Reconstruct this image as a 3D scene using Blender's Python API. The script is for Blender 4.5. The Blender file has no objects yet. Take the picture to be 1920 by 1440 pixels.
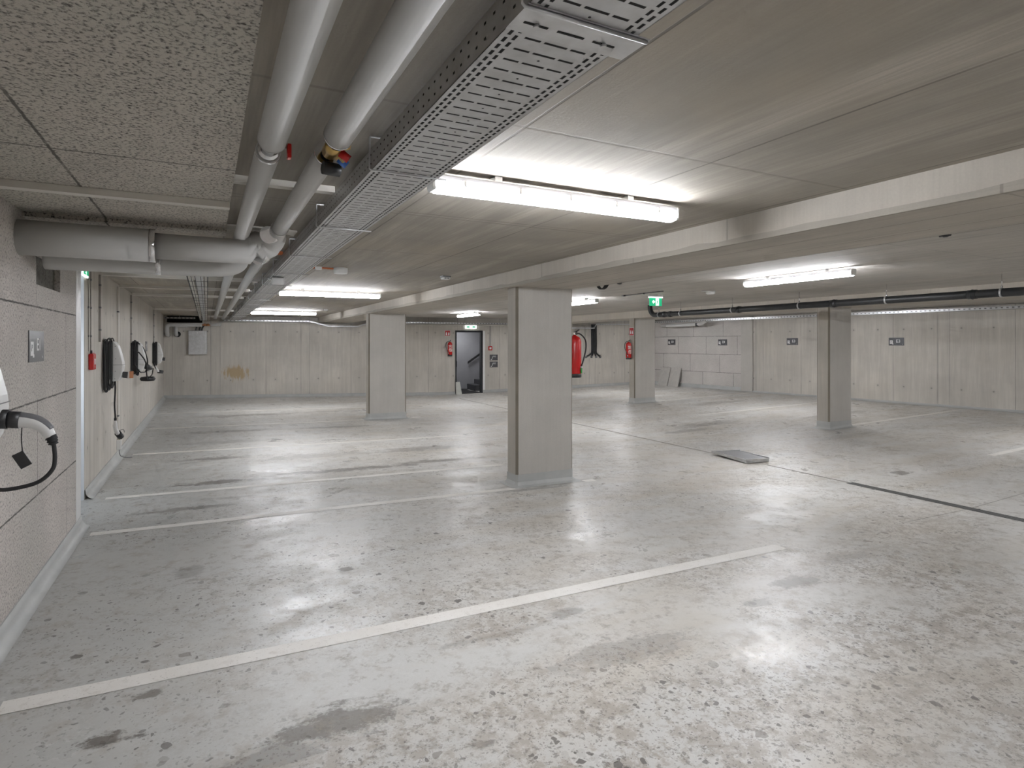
import bpy, bmesh, math, random
from mathutils import Vector, Matrix
random.seed(7)
PI = math.pi
COL = bpy.context.scene.collection
SC = bpy.context.scene

# ------------------------------------------------------------------ materials
class G:
    def __init__(s, name):
        s.m = bpy.data.materials.new(name); s.m.use_nodes = True
        s.t = s.m.node_tree; s.N = s.t.nodes; s.L = s.t.links
        s.N.clear()
        s.out = s.N.new('ShaderNodeOutputMaterial'); s.b = s.N.new('ShaderNodeBsdfPrincipled')
        s.L.new(s.b.outputs[0], s.out.inputs[0])
        s._co = None
    def put(s, sock, v):
        if isinstance(v, bpy.types.NodeSocket): s.L.new(v, sock)
        elif v is not None: sock.default_value = v
    def co(s):
        if s._co is None: s._co = s.N.new('ShaderNodeTexCoord').outputs['Object']
        return s._co
    def xyz(s):
        n = s.N.new('ShaderNodeSeparateXYZ'); s.L.new(s.co(), n.inputs[0]); return n.outputs
    def vec(s, x, y, z):
        n = s.N.new('ShaderNodeCombineXYZ')
        for i, v in enumerate((x, y, z)): s.put(n.inputs[i], v)
        return n.outputs[0]
    def ma(s, op, a, b=None, c=None, clamp=False):
        n = s.N.new('ShaderNodeMath'); n.operation = op; n.use_clamp = clamp
        s.put(n.inputs[0], a)
        if b is not None: s.put(n.inputs[1], b)
        if c is not None: s.put(n.inputs[2], c)
        return n.outputs[0]
    def map(s, sc, loc=(0, 0, 0), rot=(0, 0, 0), v=None):
        n = s.N.new('ShaderNodeMapping'); n.inputs['Scale'].default_value = sc; n.inputs['Location'].default_value = loc
        n.inputs['Rotation'].default_value = rot
        s.L.new(v if v is not None else s.co(), n.inputs[0]); return n.outputs[0]
    def noise(s, v, scale=1, detail=3, rough=.55, dist=0):
        n = s.N.new('ShaderNodeTexNoise'); s.L.new(v, n.inputs['Vector'])
        n.inputs['Scale'].default_value = scale; n.inputs['Detail'].default_value = detail
        n.inputs['Roughness'].default_value = rough; n.inputs['Distortion'].default_value = dist
        return n.outputs[0]
    def vor(s, v, scale=1, rand=1):
        n = s.N.new('ShaderNodeTexVoronoi'); s.L.new(v, n.inputs['Vector']); n.inputs['Scale'].default_value = scale
        n.inputs['Randomness'].default_value = rand
        return n.outputs
    def rg(s, v, a, b, c=0., d=1., smooth=False):
        n = s.N.new('ShaderNodeMapRange'); n.clamp = True
        if smooth: n.interpolation_type = 'SMOOTHSTEP'
        s.put(n.inputs[0], v)
        for i, x in enumerate((a, b, c, d)): s.put(n.inputs[i + 1], x)
        return n.outputs[0]
    def mix(s, f, a, b, mode='MIX'):
        n = s.N.new('ShaderNodeMix'); n.data_type = 'RGBA'; n.blend_type = mode; n.clamp_factor = True
        s.put(n.inputs[0], f)
        for i, v in ((6, a), (7, b)):
            if isinstance(v, tuple): v = (*v[:3], 1)
            s.put(n.inputs[i], v)
        return n.outputs[2]
    def groove(s, u, period, off, w, soft=2.0):
        m = s.ma('FRACT', s.ma('DIVIDE', s.ma('SUBTRACT', u, off), period))
        d = s.ma('MULTIPLY', s.ma('MINIMUM', m, s.ma('SUBTRACT', 1., m)), period)
        return s.rg(d, w, w * soft, 1, 0)
    def line(s, u, at, w, soft=2.0):
        d = s.ma('ABSOLUTE', s.ma('SUBTRACT', u, at))
        return s.rg(d, w, w * soft, 1, 0)
    def bump(s, h, st=.3, dist=.01):
        n = s.N.new('ShaderNodeBump'); n.inputs['Strength'].default_value = st; n.inputs['Distance'].default_value = dist
        s.L.new(h, n.inputs['Height']); s.L.new(n.outputs[0], s.b.inputs['Normal'])
    def done(s, col=None, rough=None, metal=None, emit=None, es=0):
        if isinstance(col, tuple): col = (*col[:3], 1)
        s.put(s.b.inputs['Base Color'], col); s.put(s.b.inputs['Roughness'], rough); s.put(s.b.inputs['Metallic'], metal)
        if emit is not None:
            s.b.inputs['Emission Color'].default_value = (*emit, 1); s.b.inputs['Emission Strength'].default_value = es
        return s.m

def plain(name, col, rough=.5, metal=0., var=.08, scale=8., bump=0., emit=None, es=0):
    g = G(name)
    n = g.noise(g.co(), scale, 3)
    c = g.mix(g.rg(n, .3, .7), tuple(x * (1 - var) for x in col), tuple(min(1, x * (1 + var)) for x in col))
    if bump: g.bump(n, bump, .005)
    return g.done(c, rough, metal, emit, es)

def concrete(name, base, along='z', across='x', joints=(), holes=False, dark=.78, streak=1., rust=.25, blot=1., rough=.8, planks=0, warm=(1.0, .95, .87), stain=None):
    """board-marked concrete: fine streaks along one axis, soft blotches, form joints and tie holes"""
    g = G(name); X, Y, Z = g.xyz()
    ax = {'x': X, 'y': Y, 'z': Z}
    sc = {'x': [1., 1., 1.], 'y': [1., 1., 1.]}
    s1 = [14., 14., 14.]; s1['xyz'.index(along)] = .7
    s2 = [60., 60., 60.]; s2['xyz'.index(along)] = 2.5
    f1 = g.noise(g.map(tuple(s1)), 1, 3, .6)
    f2 = g.noise(g.map(tuple(s2)), 1, 2, .5)
    s3 = [3.2, 3.2, 3.2]; s3['xyz'.index(along)] = .35
    f3 = g.noise(g.map(tuple(s3), (3, 7, 1)), 1, 3, .6, .4)
    big = g.noise(g.co(), .9, 4, .62)
    fine = g.noise(g.co(), 90, 2)
    b = Vector(base)
    lo = tuple(b * dark); hi = tuple(min(.95, v) for v in b * 1.14)
    c = g.mix(g.rg(big, .3, .7), lo, hi)
    c = g.mix(g.rg(f1, .35, .7, 0, .5 * streak), c, tuple(b * .72))
    c = g.mix(g.rg(f3, .5, .75, 0, .5 * streak), c, tuple(min(.95, v) for v in b * 1.22))
    c = g.mix(g.rg(f2, .4, .65, 0, .22 * streak), c, tuple(b * .62))
    c = g.mix(g.rg(fine, .3, .7, 0, .12), c, tuple(b * .5))
    warmc = tuple(b[i] * warm[i] * .92 for i in range(3))
    c = g.mix(g.rg(g.noise(g.map((.7, .7, .7), (9, 4, 2)), 1, 3, .6), .5, .72, 0, rust * 2), c, warmc)
    if rust:
        rs = g.noise(g.map(tuple(v * .9 for v in s3), (11, 2, 5)), 1, 4, .7, .6)
        c = g.mix(g.rg(rs, .66, .8, 0, rust * 1.6), c, (b[0] * .75, b[1] * .5, b[2] * .28))
    h = g.ma('ADD', g.ma('MULTIPLY', f1, .4), g.ma('MULTIPLY', fine, .25))
    if planks:
        gm = g.groove(ax[across], planks, .0, .0025, 2.2)
        br = g.noise(g.map((1.3, 1.3, 1.3), (5, 5, 5)), 1, 3)
        gm = g.ma('MULTIPLY', gm, g.rg(br, .38, .55, .15, .8))
        c = g.mix(gm, c, tuple(b * .22)); h = g.ma('SUBTRACT', h, gm)
    brk = g.noise(g.map((2, 2, 2)), 1, 2) if joints else None
    for (axis, period, off, w, st) in joints:
        jm = g.groove(ax[axis], period, off, w) if period else g.line(ax[axis], off, w)
        jm = g.ma('MULTIPLY', jm, g.rg(brk, .3, .6, st * .35, st))
        c = g.mix(jm, c, tuple(b * .3)); h = g.ma('SUBTRACT', h, g.ma('MULTIPLY', jm, .8))
    if holes:
        u = ax[across]
        for zz in (.5, 1.95):
            m = g.ma('FRACT', g.ma('DIVIDE', g.ma('ADD', u, .3), .62))
            du = g.ma('MULTIPLY', g.ma('SUBTRACT', m, .5), .62)
            dz = g.ma('SUBTRACT', Z, zz)
            d = g.ma('SQRT', g.ma('ADD', g.ma('MULTIPLY', du, du), g.ma('MULTIPLY', dz, dz)))
            hm = g.rg(d, .012, .024, .85, 0)
            c = g.mix(hm, c, tuple(b * .3)); h = g.ma('SUBTRACT', h, hm)
            halo = g.rg(d, .02, .07, .25, 0)
            c = g.mix(halo, c, tuple(b * .6))
    if stain:
        sx, sz, ax_, az_ = stain
        a = g.ma('DIVIDE', g.ma('SUBTRACT', X, sx), ax_); bb = g.ma('DIVIDE', g.ma('SUBTRACT', Z, sz), az_)
        r = g.ma('SQRT', g.ma('ADD', g.ma('MULTIPLY', a, a), g.ma('MULTIPLY', bb, bb)))
        k = g.rg(g.ma('ADD', r, g.ma('MULTIPLY', g.ma('SUBTRACT', g.noise(g.map((14, 14, 3)), 1, 4, .7), .5), 3.)), .6, 1.1, .8, 0)
        c = g.mix(k, c, (.42, .29, .13))
    g.bump(h, .35, .006)
    return g.done(c, rough)

def speckle(name, base, scale, amt, joints_u=(), joints_v=(), u='x', v='z', stagger=None, dk=.25):
    """pumice blocks or aggregate boards: dark pores, tinted blotches, open dark joints"""
    g = G(name); X, Y, Z = g.xyz(); ax = {'x': X, 'y': Y, 'z': Z}
    b = Vector(base)
    n1 = g.noise(g.co(), scale, 2, .6, .2)
    n2 = g.noise(g.co(), scale * .45, 2, .6)
    big = g.noise(g.co(), 1.6, 4, .6)
    c = g.mix(g.rg(big, .35, .65), tuple(b * .9), tuple(b * 1.08))
    tint = g.noise(g.map((1, 1, 1), (4, 8, 3)), 1.1, 3)
    c = g.mix(g.rg(tint, .45, .65, 0, .5), c, (b[0] * .9, b[1] * .95, b[2] * .93))
    c = g.mix(g.rg(n1, .50, .70, 0, amt), c, tuple(b * dk))
    c = g.mix(g.rg(n2, .60, .72, 0, amt * .6), c, tuple(b * dk))
    h = g.ma('MULTIPLY', g.rg(n1, .45, .65, 1, 0), 1.)
    wob = g.ma('MULTIPLY', g.ma('SUBTRACT', g.noise(g.co(), 22, 2), .5), .012)
    mask = None
    for (period, off, w) in joints_v:
        m = g.groove(g.ma('ADD', ax[v], wob), period, off, w)
        mask = m if mask is None else g.ma('MAXIMUM', mask, m)
    for i, (period, off, w) in enumerate(joints_u):
        if stagger:
            row = g.ma('FLOOR', g.ma('DIVIDE', g.ma('SUBTRACT', ax[v], stagger[1]), stagger[0]))
            sh = g.ma('MULTIPLY', row, stagger[2])
            uu = g.ma('ADD', ax[u], sh)
        else: uu = ax[u]
        m = g.groove(g.ma('ADD', uu, wob), period, off, w)
        mask = m if mask is None else g.ma('MAXIMUM', mask, m)
    if mask is not None:
        brk = g.rg(g.noise(g.co(), 7, 3), .3, .5, .45, .95)
        mask = g.ma('MULTIPLY', mask, brk)
        c = g.mix(mask, c, tuple(b * .15)); h = g.ma('SUBTRACT', h, mask)
    g.bump(h, .5, .006)
    return g.done(c, .9)

WALLC = (.62, .58, .52)
M_wall = concrete('board_marked_concrete_wall', WALLC, 'z', 'x', joints=(('x', 1.25, .35, .004, .75), ('x', 2.5, .1, .010, .5)), holes=True, rust=.12)
M_wallB = concrete('board_marked_concrete_end_wall', WALLC, 'z', 'x', joints=(('x', 1.25, .35, .004, .75), ('x', 2.5, .1, .010, .5)), holes=True, rust=.10, stain=(.78, .72, .35, .22))
M_ceilL = concrete('formwork_concrete_ceiling', (.425, .385, .325), 'y', 'x',
                   joints=(('x', .97, 1.085, .004, .8), ('y', 1.62, 1.985, .006, .5), ('y', 0, 3.67, .006, .6)), rust=.4, streak=2.0, dark=.58)
M_ceilR = concrete('planked_concrete_ceiling', (.475, .445, .40), 'y', 'x', joints=(('y', 2.5, .6, .004, .5),), rust=.12, planks=.33, dark=.8)
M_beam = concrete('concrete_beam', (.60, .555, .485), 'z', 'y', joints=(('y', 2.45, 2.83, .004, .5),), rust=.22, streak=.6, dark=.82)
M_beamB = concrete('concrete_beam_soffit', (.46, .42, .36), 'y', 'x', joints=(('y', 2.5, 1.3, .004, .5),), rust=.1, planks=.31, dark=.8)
M_col = concrete('smooth_grey_concrete_column', (.52, .495, .455), 'z', 'x', rust=.05, streak=.35, blot=.5, dark=.88, warm=(1, .96, .9))
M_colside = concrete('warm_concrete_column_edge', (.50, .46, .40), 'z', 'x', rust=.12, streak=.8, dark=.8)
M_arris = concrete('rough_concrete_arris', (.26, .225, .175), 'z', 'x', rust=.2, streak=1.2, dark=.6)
M_block = speckle('pumice_block_wall', (.60, .55, .51), 75, .85, joints_u=((1.75, 5.67, .0022),), joints_v=((.605, .0, .0035),), stagger=(.605, 0, .89), dk=.3)
M_blockR = speckle('pumice_block_wall_far', (.58, .54, .51), 60, .6, joints_u=((1.25, .5, .004),), joints_v=((.605, .02, .004),), stagger=(.605, .02, .55), dk=.4)
M_board = speckle('aggregate_insulation_board', (.56, .52, .46), 80, 1., joints_u=((1.2, -.558, .004),), joints_v=((2.0, .94, .0035),), u='x', v='y', dk=.12)
M_darkboard = speckle('dark_fibre_board', (.13, .12, .10), 70, .9, dk=.2)
M_paint = plain('grey_coating', (.43, .437, .425), .5, 0, .08, 5, .15)
M_galv = None

def make_floor():
    g = G('coated_concrete_floor'); X, Y, Z = g.xyz()
    big = g.noise(g.co(), .55, 4, .6)
    big2 = g.noise(g.map((1, 1, 1), (13, 5, 0)), 1.7, 4, .6, .5)
    grey = (.47, .475, .46); pale = (.66, .645, .615); beige = (.52, .47, .395)
    # cleaner grey coating by the bays' wall end, paler worn lane beyond
    lane = g.rg(X, -.9, 2.2, 0, 1)
    lane = g.ma('MULTIPLY', lane, g.rg(big, .25, .6, .35, 1))
    c = g.mix(lane, grey, pale)
    # dusty tan film
    stx = g.noise(g.map((.55, 2.2, 1), (2, 9, 0), (0, 0, .12)), 1, 5, .62, .4)
    c = g.mix(g.ma('MULTIPLY', g.rg(stx, .42, .68), g.rg(X, -.4, 2.5, .1, .8)), c, beige)
    # tyre sweeps in the lane
    dx = g.ma('SUBTRACT', X, -2.); dy = g.ma('SUBTRACT', Y, -6.)
    rad = g.ma('SQRT', g.ma('ADD', g.ma('MULTIPLY', dx, dx), g.ma('MULTIPLY', dy, dy)))
    sw = g.noise(g.vec(g.ma('MULTIPLY', rad, 7.), g.ma('MULTIPLY', X, .35), 0.), 1, 4, .7, .3)
    c = g.mix(g.ma('MULTIPLY', g.rg(sw, .52, .75), g.rg(X, 1.5, 4., 0, .45)), c, (.34, .315, .275))
    # blotchy wear in the near field
    w = g.noise(g.co(), 5.5, 4, .74)
    c = g.mix(g.rg(w, .54, .70, 0, .6), c, (.36, .315, .26))
    w2 = g.noise(g.map((1, 1, 1), (7, 1, 0)), 14, 3, .78)
    c = g.mix(g.ma('MULTIPLY', g.rg(w2, .53, .66, 0, .65), g.rg(big2, .42, .58)), c, (.25, .22, .185))
    c = g.mix(g.ma('MULTIPLY', g.rg(w2, .28, .42, .35, 0), g.rg(big2, .4, .6)), c, (.72, .72, .70))
    # oil / damp smears lying across the bays (centre x, y, half sizes, strength)
    spots = [(.1, 7.62, .55, .10, .9), (1.5, 7.75, 1.2, .12, .75), (2.9, 7.85, .8, .10, .65), (.15, 9.2, .55, .12, .7), (1.3, 8.9, .9, .2, .45),
             (.3, 12.0, 1.0, .18, .6), (2.2, 11.9, .9, .15, .55), (.4, 10.7, 1., .2, .35), (.9, 14.6, 1.3, .2, .6), (2.3, 14.8, .9, .2, .4), (3., 8.9, .8, .2, .5),
             (-.35, 2.85, .10, .05, .9), (-.24, 3.13, .07, .035, .8), (-.3, 2.55, .16, .05, .45), (.5, 2.55, .28, .13, .8), (.2, 2.45, .3, .1, .55), (.98, 2.17, .07, .05, .7),
             (.89, 4.29, .07, .045, .9), (3.68, 2.73, .22, .10, .55), (3.1, 2.62, .12, .06, .45), (-.1, 4.7, .10, .15, .4), (8.08, 4.5, .16, .10, .75), (1.95, 3.02, .12, .06, .45),
             (9.2, 9.0, .9, .25, .5), (8.3, 8.6, .6, .15, .5), (12.2, 11.6, .9, .3, .45), (12.5, 8.4, 1.1, .18, .5), (10., 6.6, .8, .15, .3), (-.2, 6.5, .5, .08, .55), (.3, 6.8, .4, .06, .4),
             (1.4, 2.95, .3, .05, .4), (4.4, 2.9, .3, .1, .35), (3.6, 6.0, 1., .12, .35), (2.0, 2.5, .45, .12, .4), (3.3, 5.85, .5, .06, .5)]
    sc1 = g.noise(g.map((1, 1, 1), (3, 3, 3)), 9., 5, .8)
    wn = g.noise(g.map((2.2, 6, 1)), 1.6, 4, .72, .4)
    wn = g.ma('ADD', g.ma('MULTIPLY', wn, .5), g.ma('MULTIPLY', sc1, .5))
    tot = None
    for (cx, cy, sx, sy, st) in spots:
        a = g.ma('DIVIDE', g.ma('SUBTRACT', X, cx), sx); b = g.ma('DIVIDE', g.ma('SUBTRACT', Y, cy), sy)
        r = g.ma('SQRT', g.ma('ADD', g.ma('MULTIPLY', a, a), g.ma('MULTIPLY', b, b)))
        k = g.rg(g.ma('ADD', r, g.ma('MULTIPLY', g.ma('SUBTRACT', wn, .5), 5.)), .62, 1.02, st, 0)
        tot = k if tot is None else g.ma('MAXIMUM', tot, k)
    c = g.mix(tot, c, (.13, .115, .10))
    # gritty tan scabs gathered in patches
    reg = g.noise(g.map((.55, .9, 1), (21, 4, 0)), 1.0, 3, .55, .5)
    nearf = g.ma('MAXIMUM', g.ma('MULTIPLY', g.rg(Y, 2.9, 4.2, 1, .35), g.rg(X, -.3, .5, .15, 1)), g.rg(X, 2.5, 5, 0, .5))
    k = g.ma('MULTIPLY', g.ma('MULTIPLY', g.rg(sc1, .48, .57), g.rg(reg, .38, .56)), nearf)
    c = g.mix(g.ma('MULTIPLY', k, .7), c, (.33, .285, .235))
    sc2 = g.noise(g.map((1, 1, 1), (8, 1, 3)), 30., 3, .8)
    k2 = g.ma('MULTIPLY', g.ma('MULTIPLY', g.rg(sc2, .56, .63), g.rg(reg, .38, .55)), nearf)
    c = g.mix(g.ma('MULTIPLY', k2, .7), c, (.17, .15, .13))
    wj = g.N.new('ShaderNodeTexNoise'); wj.inputs['Scale'].default_value = 16; wj.inputs['Detail'].default_value = 3; g.L.new(g.co(), wj.inputs['Vector'])
    wv = g.N.new('ShaderNodeVectorMath'); wv.operation = 'MULTIPLY_ADD'; g.L.new(wj.outputs['Color'], wv.inputs[0]); wv.inputs[1].default_value = (.06, .06, 0); g.L.new(g.co(), wv.inputs[2])
    pk = g.rg(reg, .38, .56)
    # small drips and grit
    for (sc_, thr, st, col, off) in ((9., .10, .9, (.12, .11, .10), 0), (24., .13, .8, (.09, .08, .07), 3), (4.2, .075, .75, (.19, .165, .14), 6), (60., .2, .6, (.14, .125, .11), 9)):
        vv = g.vor(g.map((1, 1, 0), (off, off, 0), v=wv.outputs[0]), sc_)
        sel = g.rg(vv['Color'], .0, 1.)
        pick = pk
        rnd = g.N.new('ShaderNodeSeparateColor'); g.L.new(vv['Color'], rnd.inputs[0])
        rr = g.ma('MULTIPLY', g.ma('MULTIPLY', rnd.outputs[0], rnd.outputs[0]), thr * 2.2)
        k = g.ma('LESS_THAN', vv['Distance'], rr)
        c = g.mix(g.ma('MULTIPLY', g.ma('MULTIPLY', k, pick), st), c, col)
    # cut joint across the bays
    jn = g.ma('MULTIPLY', g.line(Y, 3.26, .004), g.rg(X, 5.7, 6.1))
    c = g.mix(g.ma('MULTIPLY', jn, .8), c, (.13, .12, .1))
    # cleaner coating rims at the column feet and along the walls
    fine = g.noise(g.co(), 160, 2)
    c = g.mix(g.rg(fine, .35, .7, 0, .12), c, (.3, .28, .25))
    rough = g.rg(big2, .3, .7, .24, .50)
    rough = g.ma('ADD', rough, g.ma('MULTIPLY', g.rg(w, .5, .7), .2))
    h = g.ma('ADD', g.ma('MULTIPLY', g.noise(g.co(), 40, 1), .5), g.ma('MULTIPLY', g.noise(g.co(), 4, 2), 1.2))
    g.bump(h, .22, .004)
    return g.done(c, rough)
M_floor = make_floor()

def make_line_paint():
    g = G('worn_white_line_paint')
    n = g.noise(g.co(), 18, 6, .75, .4); n2 = g.noise(g.co(), 2.2, 4, .6); n3 = g.noise(g.co(), 90, 2)
    c = g.mix(g.rg(n, .55, .72, 0, .55), (.80, .775, .73), (.50, .46, .40))
    c = g.mix(g.rg(n2, .45, .7, 0, .45), c, (.60, .565, .51))
    c = g.mix(g.rg(n3, .62, .75, 0, .6), c, (.32, .29, .25))
    return g.done(c, .55)
M_line = make_line_paint()

def make_galv(name, base=.62, rough=.38, pattern=None, metal=.85):
    g = G(name); X, Y, Z = g.xyz()
    v = g.noise(g.map((1, 1, 1)), 14, 3, .6)
    c = g.mix(g.rg(v, .3, .7), (base * .86,) * 3, (base * 1.08, base * 1.09, base * 1.11))
    if pattern == 'tray':      # slotted underside: rows of cross slots, two chains of long slots at each side, small holes
        P = .055
        fy = g.ma('SUBTRACT', g.ma('FRACT', g.ma('DIVIDE', Y, P)), .5)
        dy = g.ma('ABSOLUTE', g.ma('MULTIPLY', fy, P))
        mask = None
        for (cx, hw) in ((-.062, .021), (0., .031), (.062, .021)):
            dx = g.ma('ABSOLUTE', g.ma('SUBTRACT', X, cx))
            k = g.ma('MULTIPLY', g.rg(dy, .0036, .0050, 1, 0), g.rg(dx, hw - .001, hw + .001, 1, 0))
            mask = k if mask is None else g.ma('MAXIMUM', mask, k)
        for j, cx in enumerate((-.122, -.103, .103, .122)):
            fy2 = g.ma('SUBTRACT', g.ma('FRACT', g.ma('ADD', g.ma('DIVIDE', Y, P * .62), .5 * (j % 2))), .5)
            dy2 = g.ma('ABSOLUTE', g.ma('MULTIPLY', fy2, P * .62))
            dx = g.ma('ABSOLUTE', g.ma('SUBTRACT', X, cx))
            k = g.ma('MULTIPLY', g.rg(dy2, .0105, .012, 1, 0), g.rg(dx, .0036, .0050, 1, 0))
            mask = g.ma('MAXIMUM', mask, k)
        # holes between rows
        fy3 = g.ma('SUBTRACT', g.ma('FRACT', g.ma('ADD', g.ma('DIVIDE', Y, P * 2), .0)), .5)
        fx3 = g.ma('SUBTRACT', g.ma('FRACT', g.ma('DIVIDE', g.ma('ADD', X, .045), .09)), .5)
        a = g.ma('MULTIPLY', fy3, P * 2); b = g.ma('MULTIPLY', fx3, .09)
        d = g.ma('SQRT', g.ma('ADD', g.ma('MULTIPLY', a, a), g.ma('MULTIPLY', b, b)))
        k = g.ma('MULTIPLY', g.rg(d, .003, .004, 1, 0), g.rg(g.ma('ABSOLUTE', X), .085, .087, 1, 0))
        mask = g.ma('MAXIMUM', mask, k)
        # side wall holes (x beyond the underside)
        side = g.ma('GREATER_THAN', g.ma('ABSOLUTE', X), .137)
        hz = g.ma('ABSOLUTE', g.ma('SUBTRACT', g.ma('ABSOLUTE', g.ma('SUBTRACT', Z, .045)), .018))
        fy4 = g.ma('ABSOLUTE', g.ma('MULTIPLY', g.ma('SUBTRACT', g.ma('FRACT', g.ma('DIVIDE', Y, .05)), .5), .05))
        k4 = g.ma('MULTIPLY', g.ma('MULTIPLY', g.rg(hz, .003, .004, 1, 0), g.rg(fy4, .0055, .0065, 1, 0)), side)
        notside = g.ma('SUBTRACT', 1., side)
        mask = g.ma('MAXIMUM', g.ma('MULTIPLY', mask, notside), k4)
        c = g.mix(mask, c, (.012, .012, .012))
        met = g.ma('MULTIPLY', g.ma('SUBTRACT', 1., mask), metal)
        g.bump(g.ma('SUBTRACT', 1., mask), .4, .003)
        return g.done(c, g.ma('ADD', rough, g.ma('MULTIPLY', mask, .5)), met)
    if pattern == 'wall':      # perforated side of the wall trays
        fx = g.ma('ABSOLUTE', g.ma('MULTIPLY', g.ma('SUBTRACT', g.ma('FRACT', g.ma('DIVIDE', X, .10)), .5), .10))
        hz = g.ma('ABSOLUTE', g.ma('SUBTRACT', Z, .0))
        k = g.ma('MULTIPLY', g.rg(fx, .018, .022, 1, 0), g.rg(hz, .010, .014, 1, 0))
        c = g.mix(g.ma('MULTIPLY', k, .8), c, (.05, .05, .05))
        return g.done(c, rough, metal)
    return g.done(c, rough, metal)
M_tray = make_galv('slotted_galvanised_steel', .56, .42, 'tray', .7)
M_traywall = make_galv('perforated_galvanised_steel', .66, .35, 'wall', .75)
M_galv = make_galv('galvanised_steel', .60, .4)
M_chrome = make_galv('bright_steel', .85, .12, None, 1.)
M_box = make_galv('cabinet_zinc_steel', .62, .42, None, .75)
M_lag = plain('grey_pipe_jacket', (.52, .515, .50), .62, 0, .03, 2)
M_white = plain('white_plastic', (.78, .78, .77), .35, 0, .03, 4)
M_offwhite = plain('cream_trunking_plastic', (.66, .63, .575), .45, 0, .04, 3)
M_black = plain('black_plastic', (.018, .018, .019), .42, 0, .15, 20)
M_rubber = plain('black_rubber', (.014, .014, .015), .6, 0, .15, 20)
M_iron = plain('black_coated_iron', (.014, .015, .016), .42, 0, .3, 6)
M_red = plain('signal_red_enamel', (.62, .012, .012), .25, 0, .06, 5)
M_redp = plain('red_sign_face', (.50, .02, .025), .45, 0, .05, 5)
M_sign = plain('anthracite_sign_face', (.075, .075, .082), .38, .2, .06, 5)
M_ink = plain('white_lettering', (.80, .80, .80), .5, 0, .02, 5)
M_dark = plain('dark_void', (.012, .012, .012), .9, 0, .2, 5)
M_brass = plain('brass', (.55, .36, .12), .3, .9, .1, 30)
M_copper = plain('copper', (.50, .22, .10), .35, .8, .1, 30)
M_blue = plain('blue_knob_plastic', (.03, .12, .45), .35)
M_orange = plain('orange_pipe_plastic', (.55, .14, .05), .5)
M_frame = plain('anthracite_door_steel', (.022, .023, .026), .4, .2, .1, 5)
M_green = plain('green_sign_lit', (.01, .38, .16), .4, 0, .02, 5, emit=(.01, .40, .17), es=.30)
M_greendark = plain('green_tag', (.03, .35, .06), .5)
M_lit = plain('white_sign_lit', (.9, .9, .9), .4, 0, .01, 5, emit=(.92, 1, .97), es=.55)
M_stair = plain('grey_stairwell_plaster', (.33, .33, .345), .75, 0, .06, 2)
M_leanboard = plain('pale_cement_board', (.56, .57, .53), .8, 0, .06, 10)
M_blocktile = plain('grey_cement_slab', (.45, .43, .40), .85, 0, .08, 10)
M_grip = plain('dark_grey_plastic', (.16, .16, .17), .4)
M_condg = plain('grey_conduit', (.33, .31, .28), .5)
M_hous = plain('grey_lamp_housing', (.42, .42, .44), .5)
M_led = plain('charger_led', (.1, .8, .4), .4, emit=(.15, .9, .55), es=.5)
M_tubelight = None
def make_tube_light():
    g = G('luminous_opal_diffuser')
    return g.done((.95, .95, .97), .4, 0, (.93, .95, 1.0), 30)
M_opal = make_tube_light()
def make_grate():
    g = G('zinc_grating_mesh'); X, Y, Z = g.xyz()
    m = g.ma('MAXIMUM', g.groove(X, .034, 0, .004, 1.6), g.groove(Y, .012, 0, .0022, 1.6))
    c = g.mix(m, (.04, .04, .04), (.34, .34, .35))
    return g.done(c, .5, g.ma('MULTIPLY', m, .7))
M_grate = make_grate()
def make_drain():
    g = G('dark_drain_grating'); X, Y, Z = g.xyz()
    m = g.groove(Y, .02, 0, .004, 1.5)
    c = g.mix(m, (.015, .015, .014), (.10, .10, .095))
    return g.done(c, .6)
M_drain = make_drain()

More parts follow.
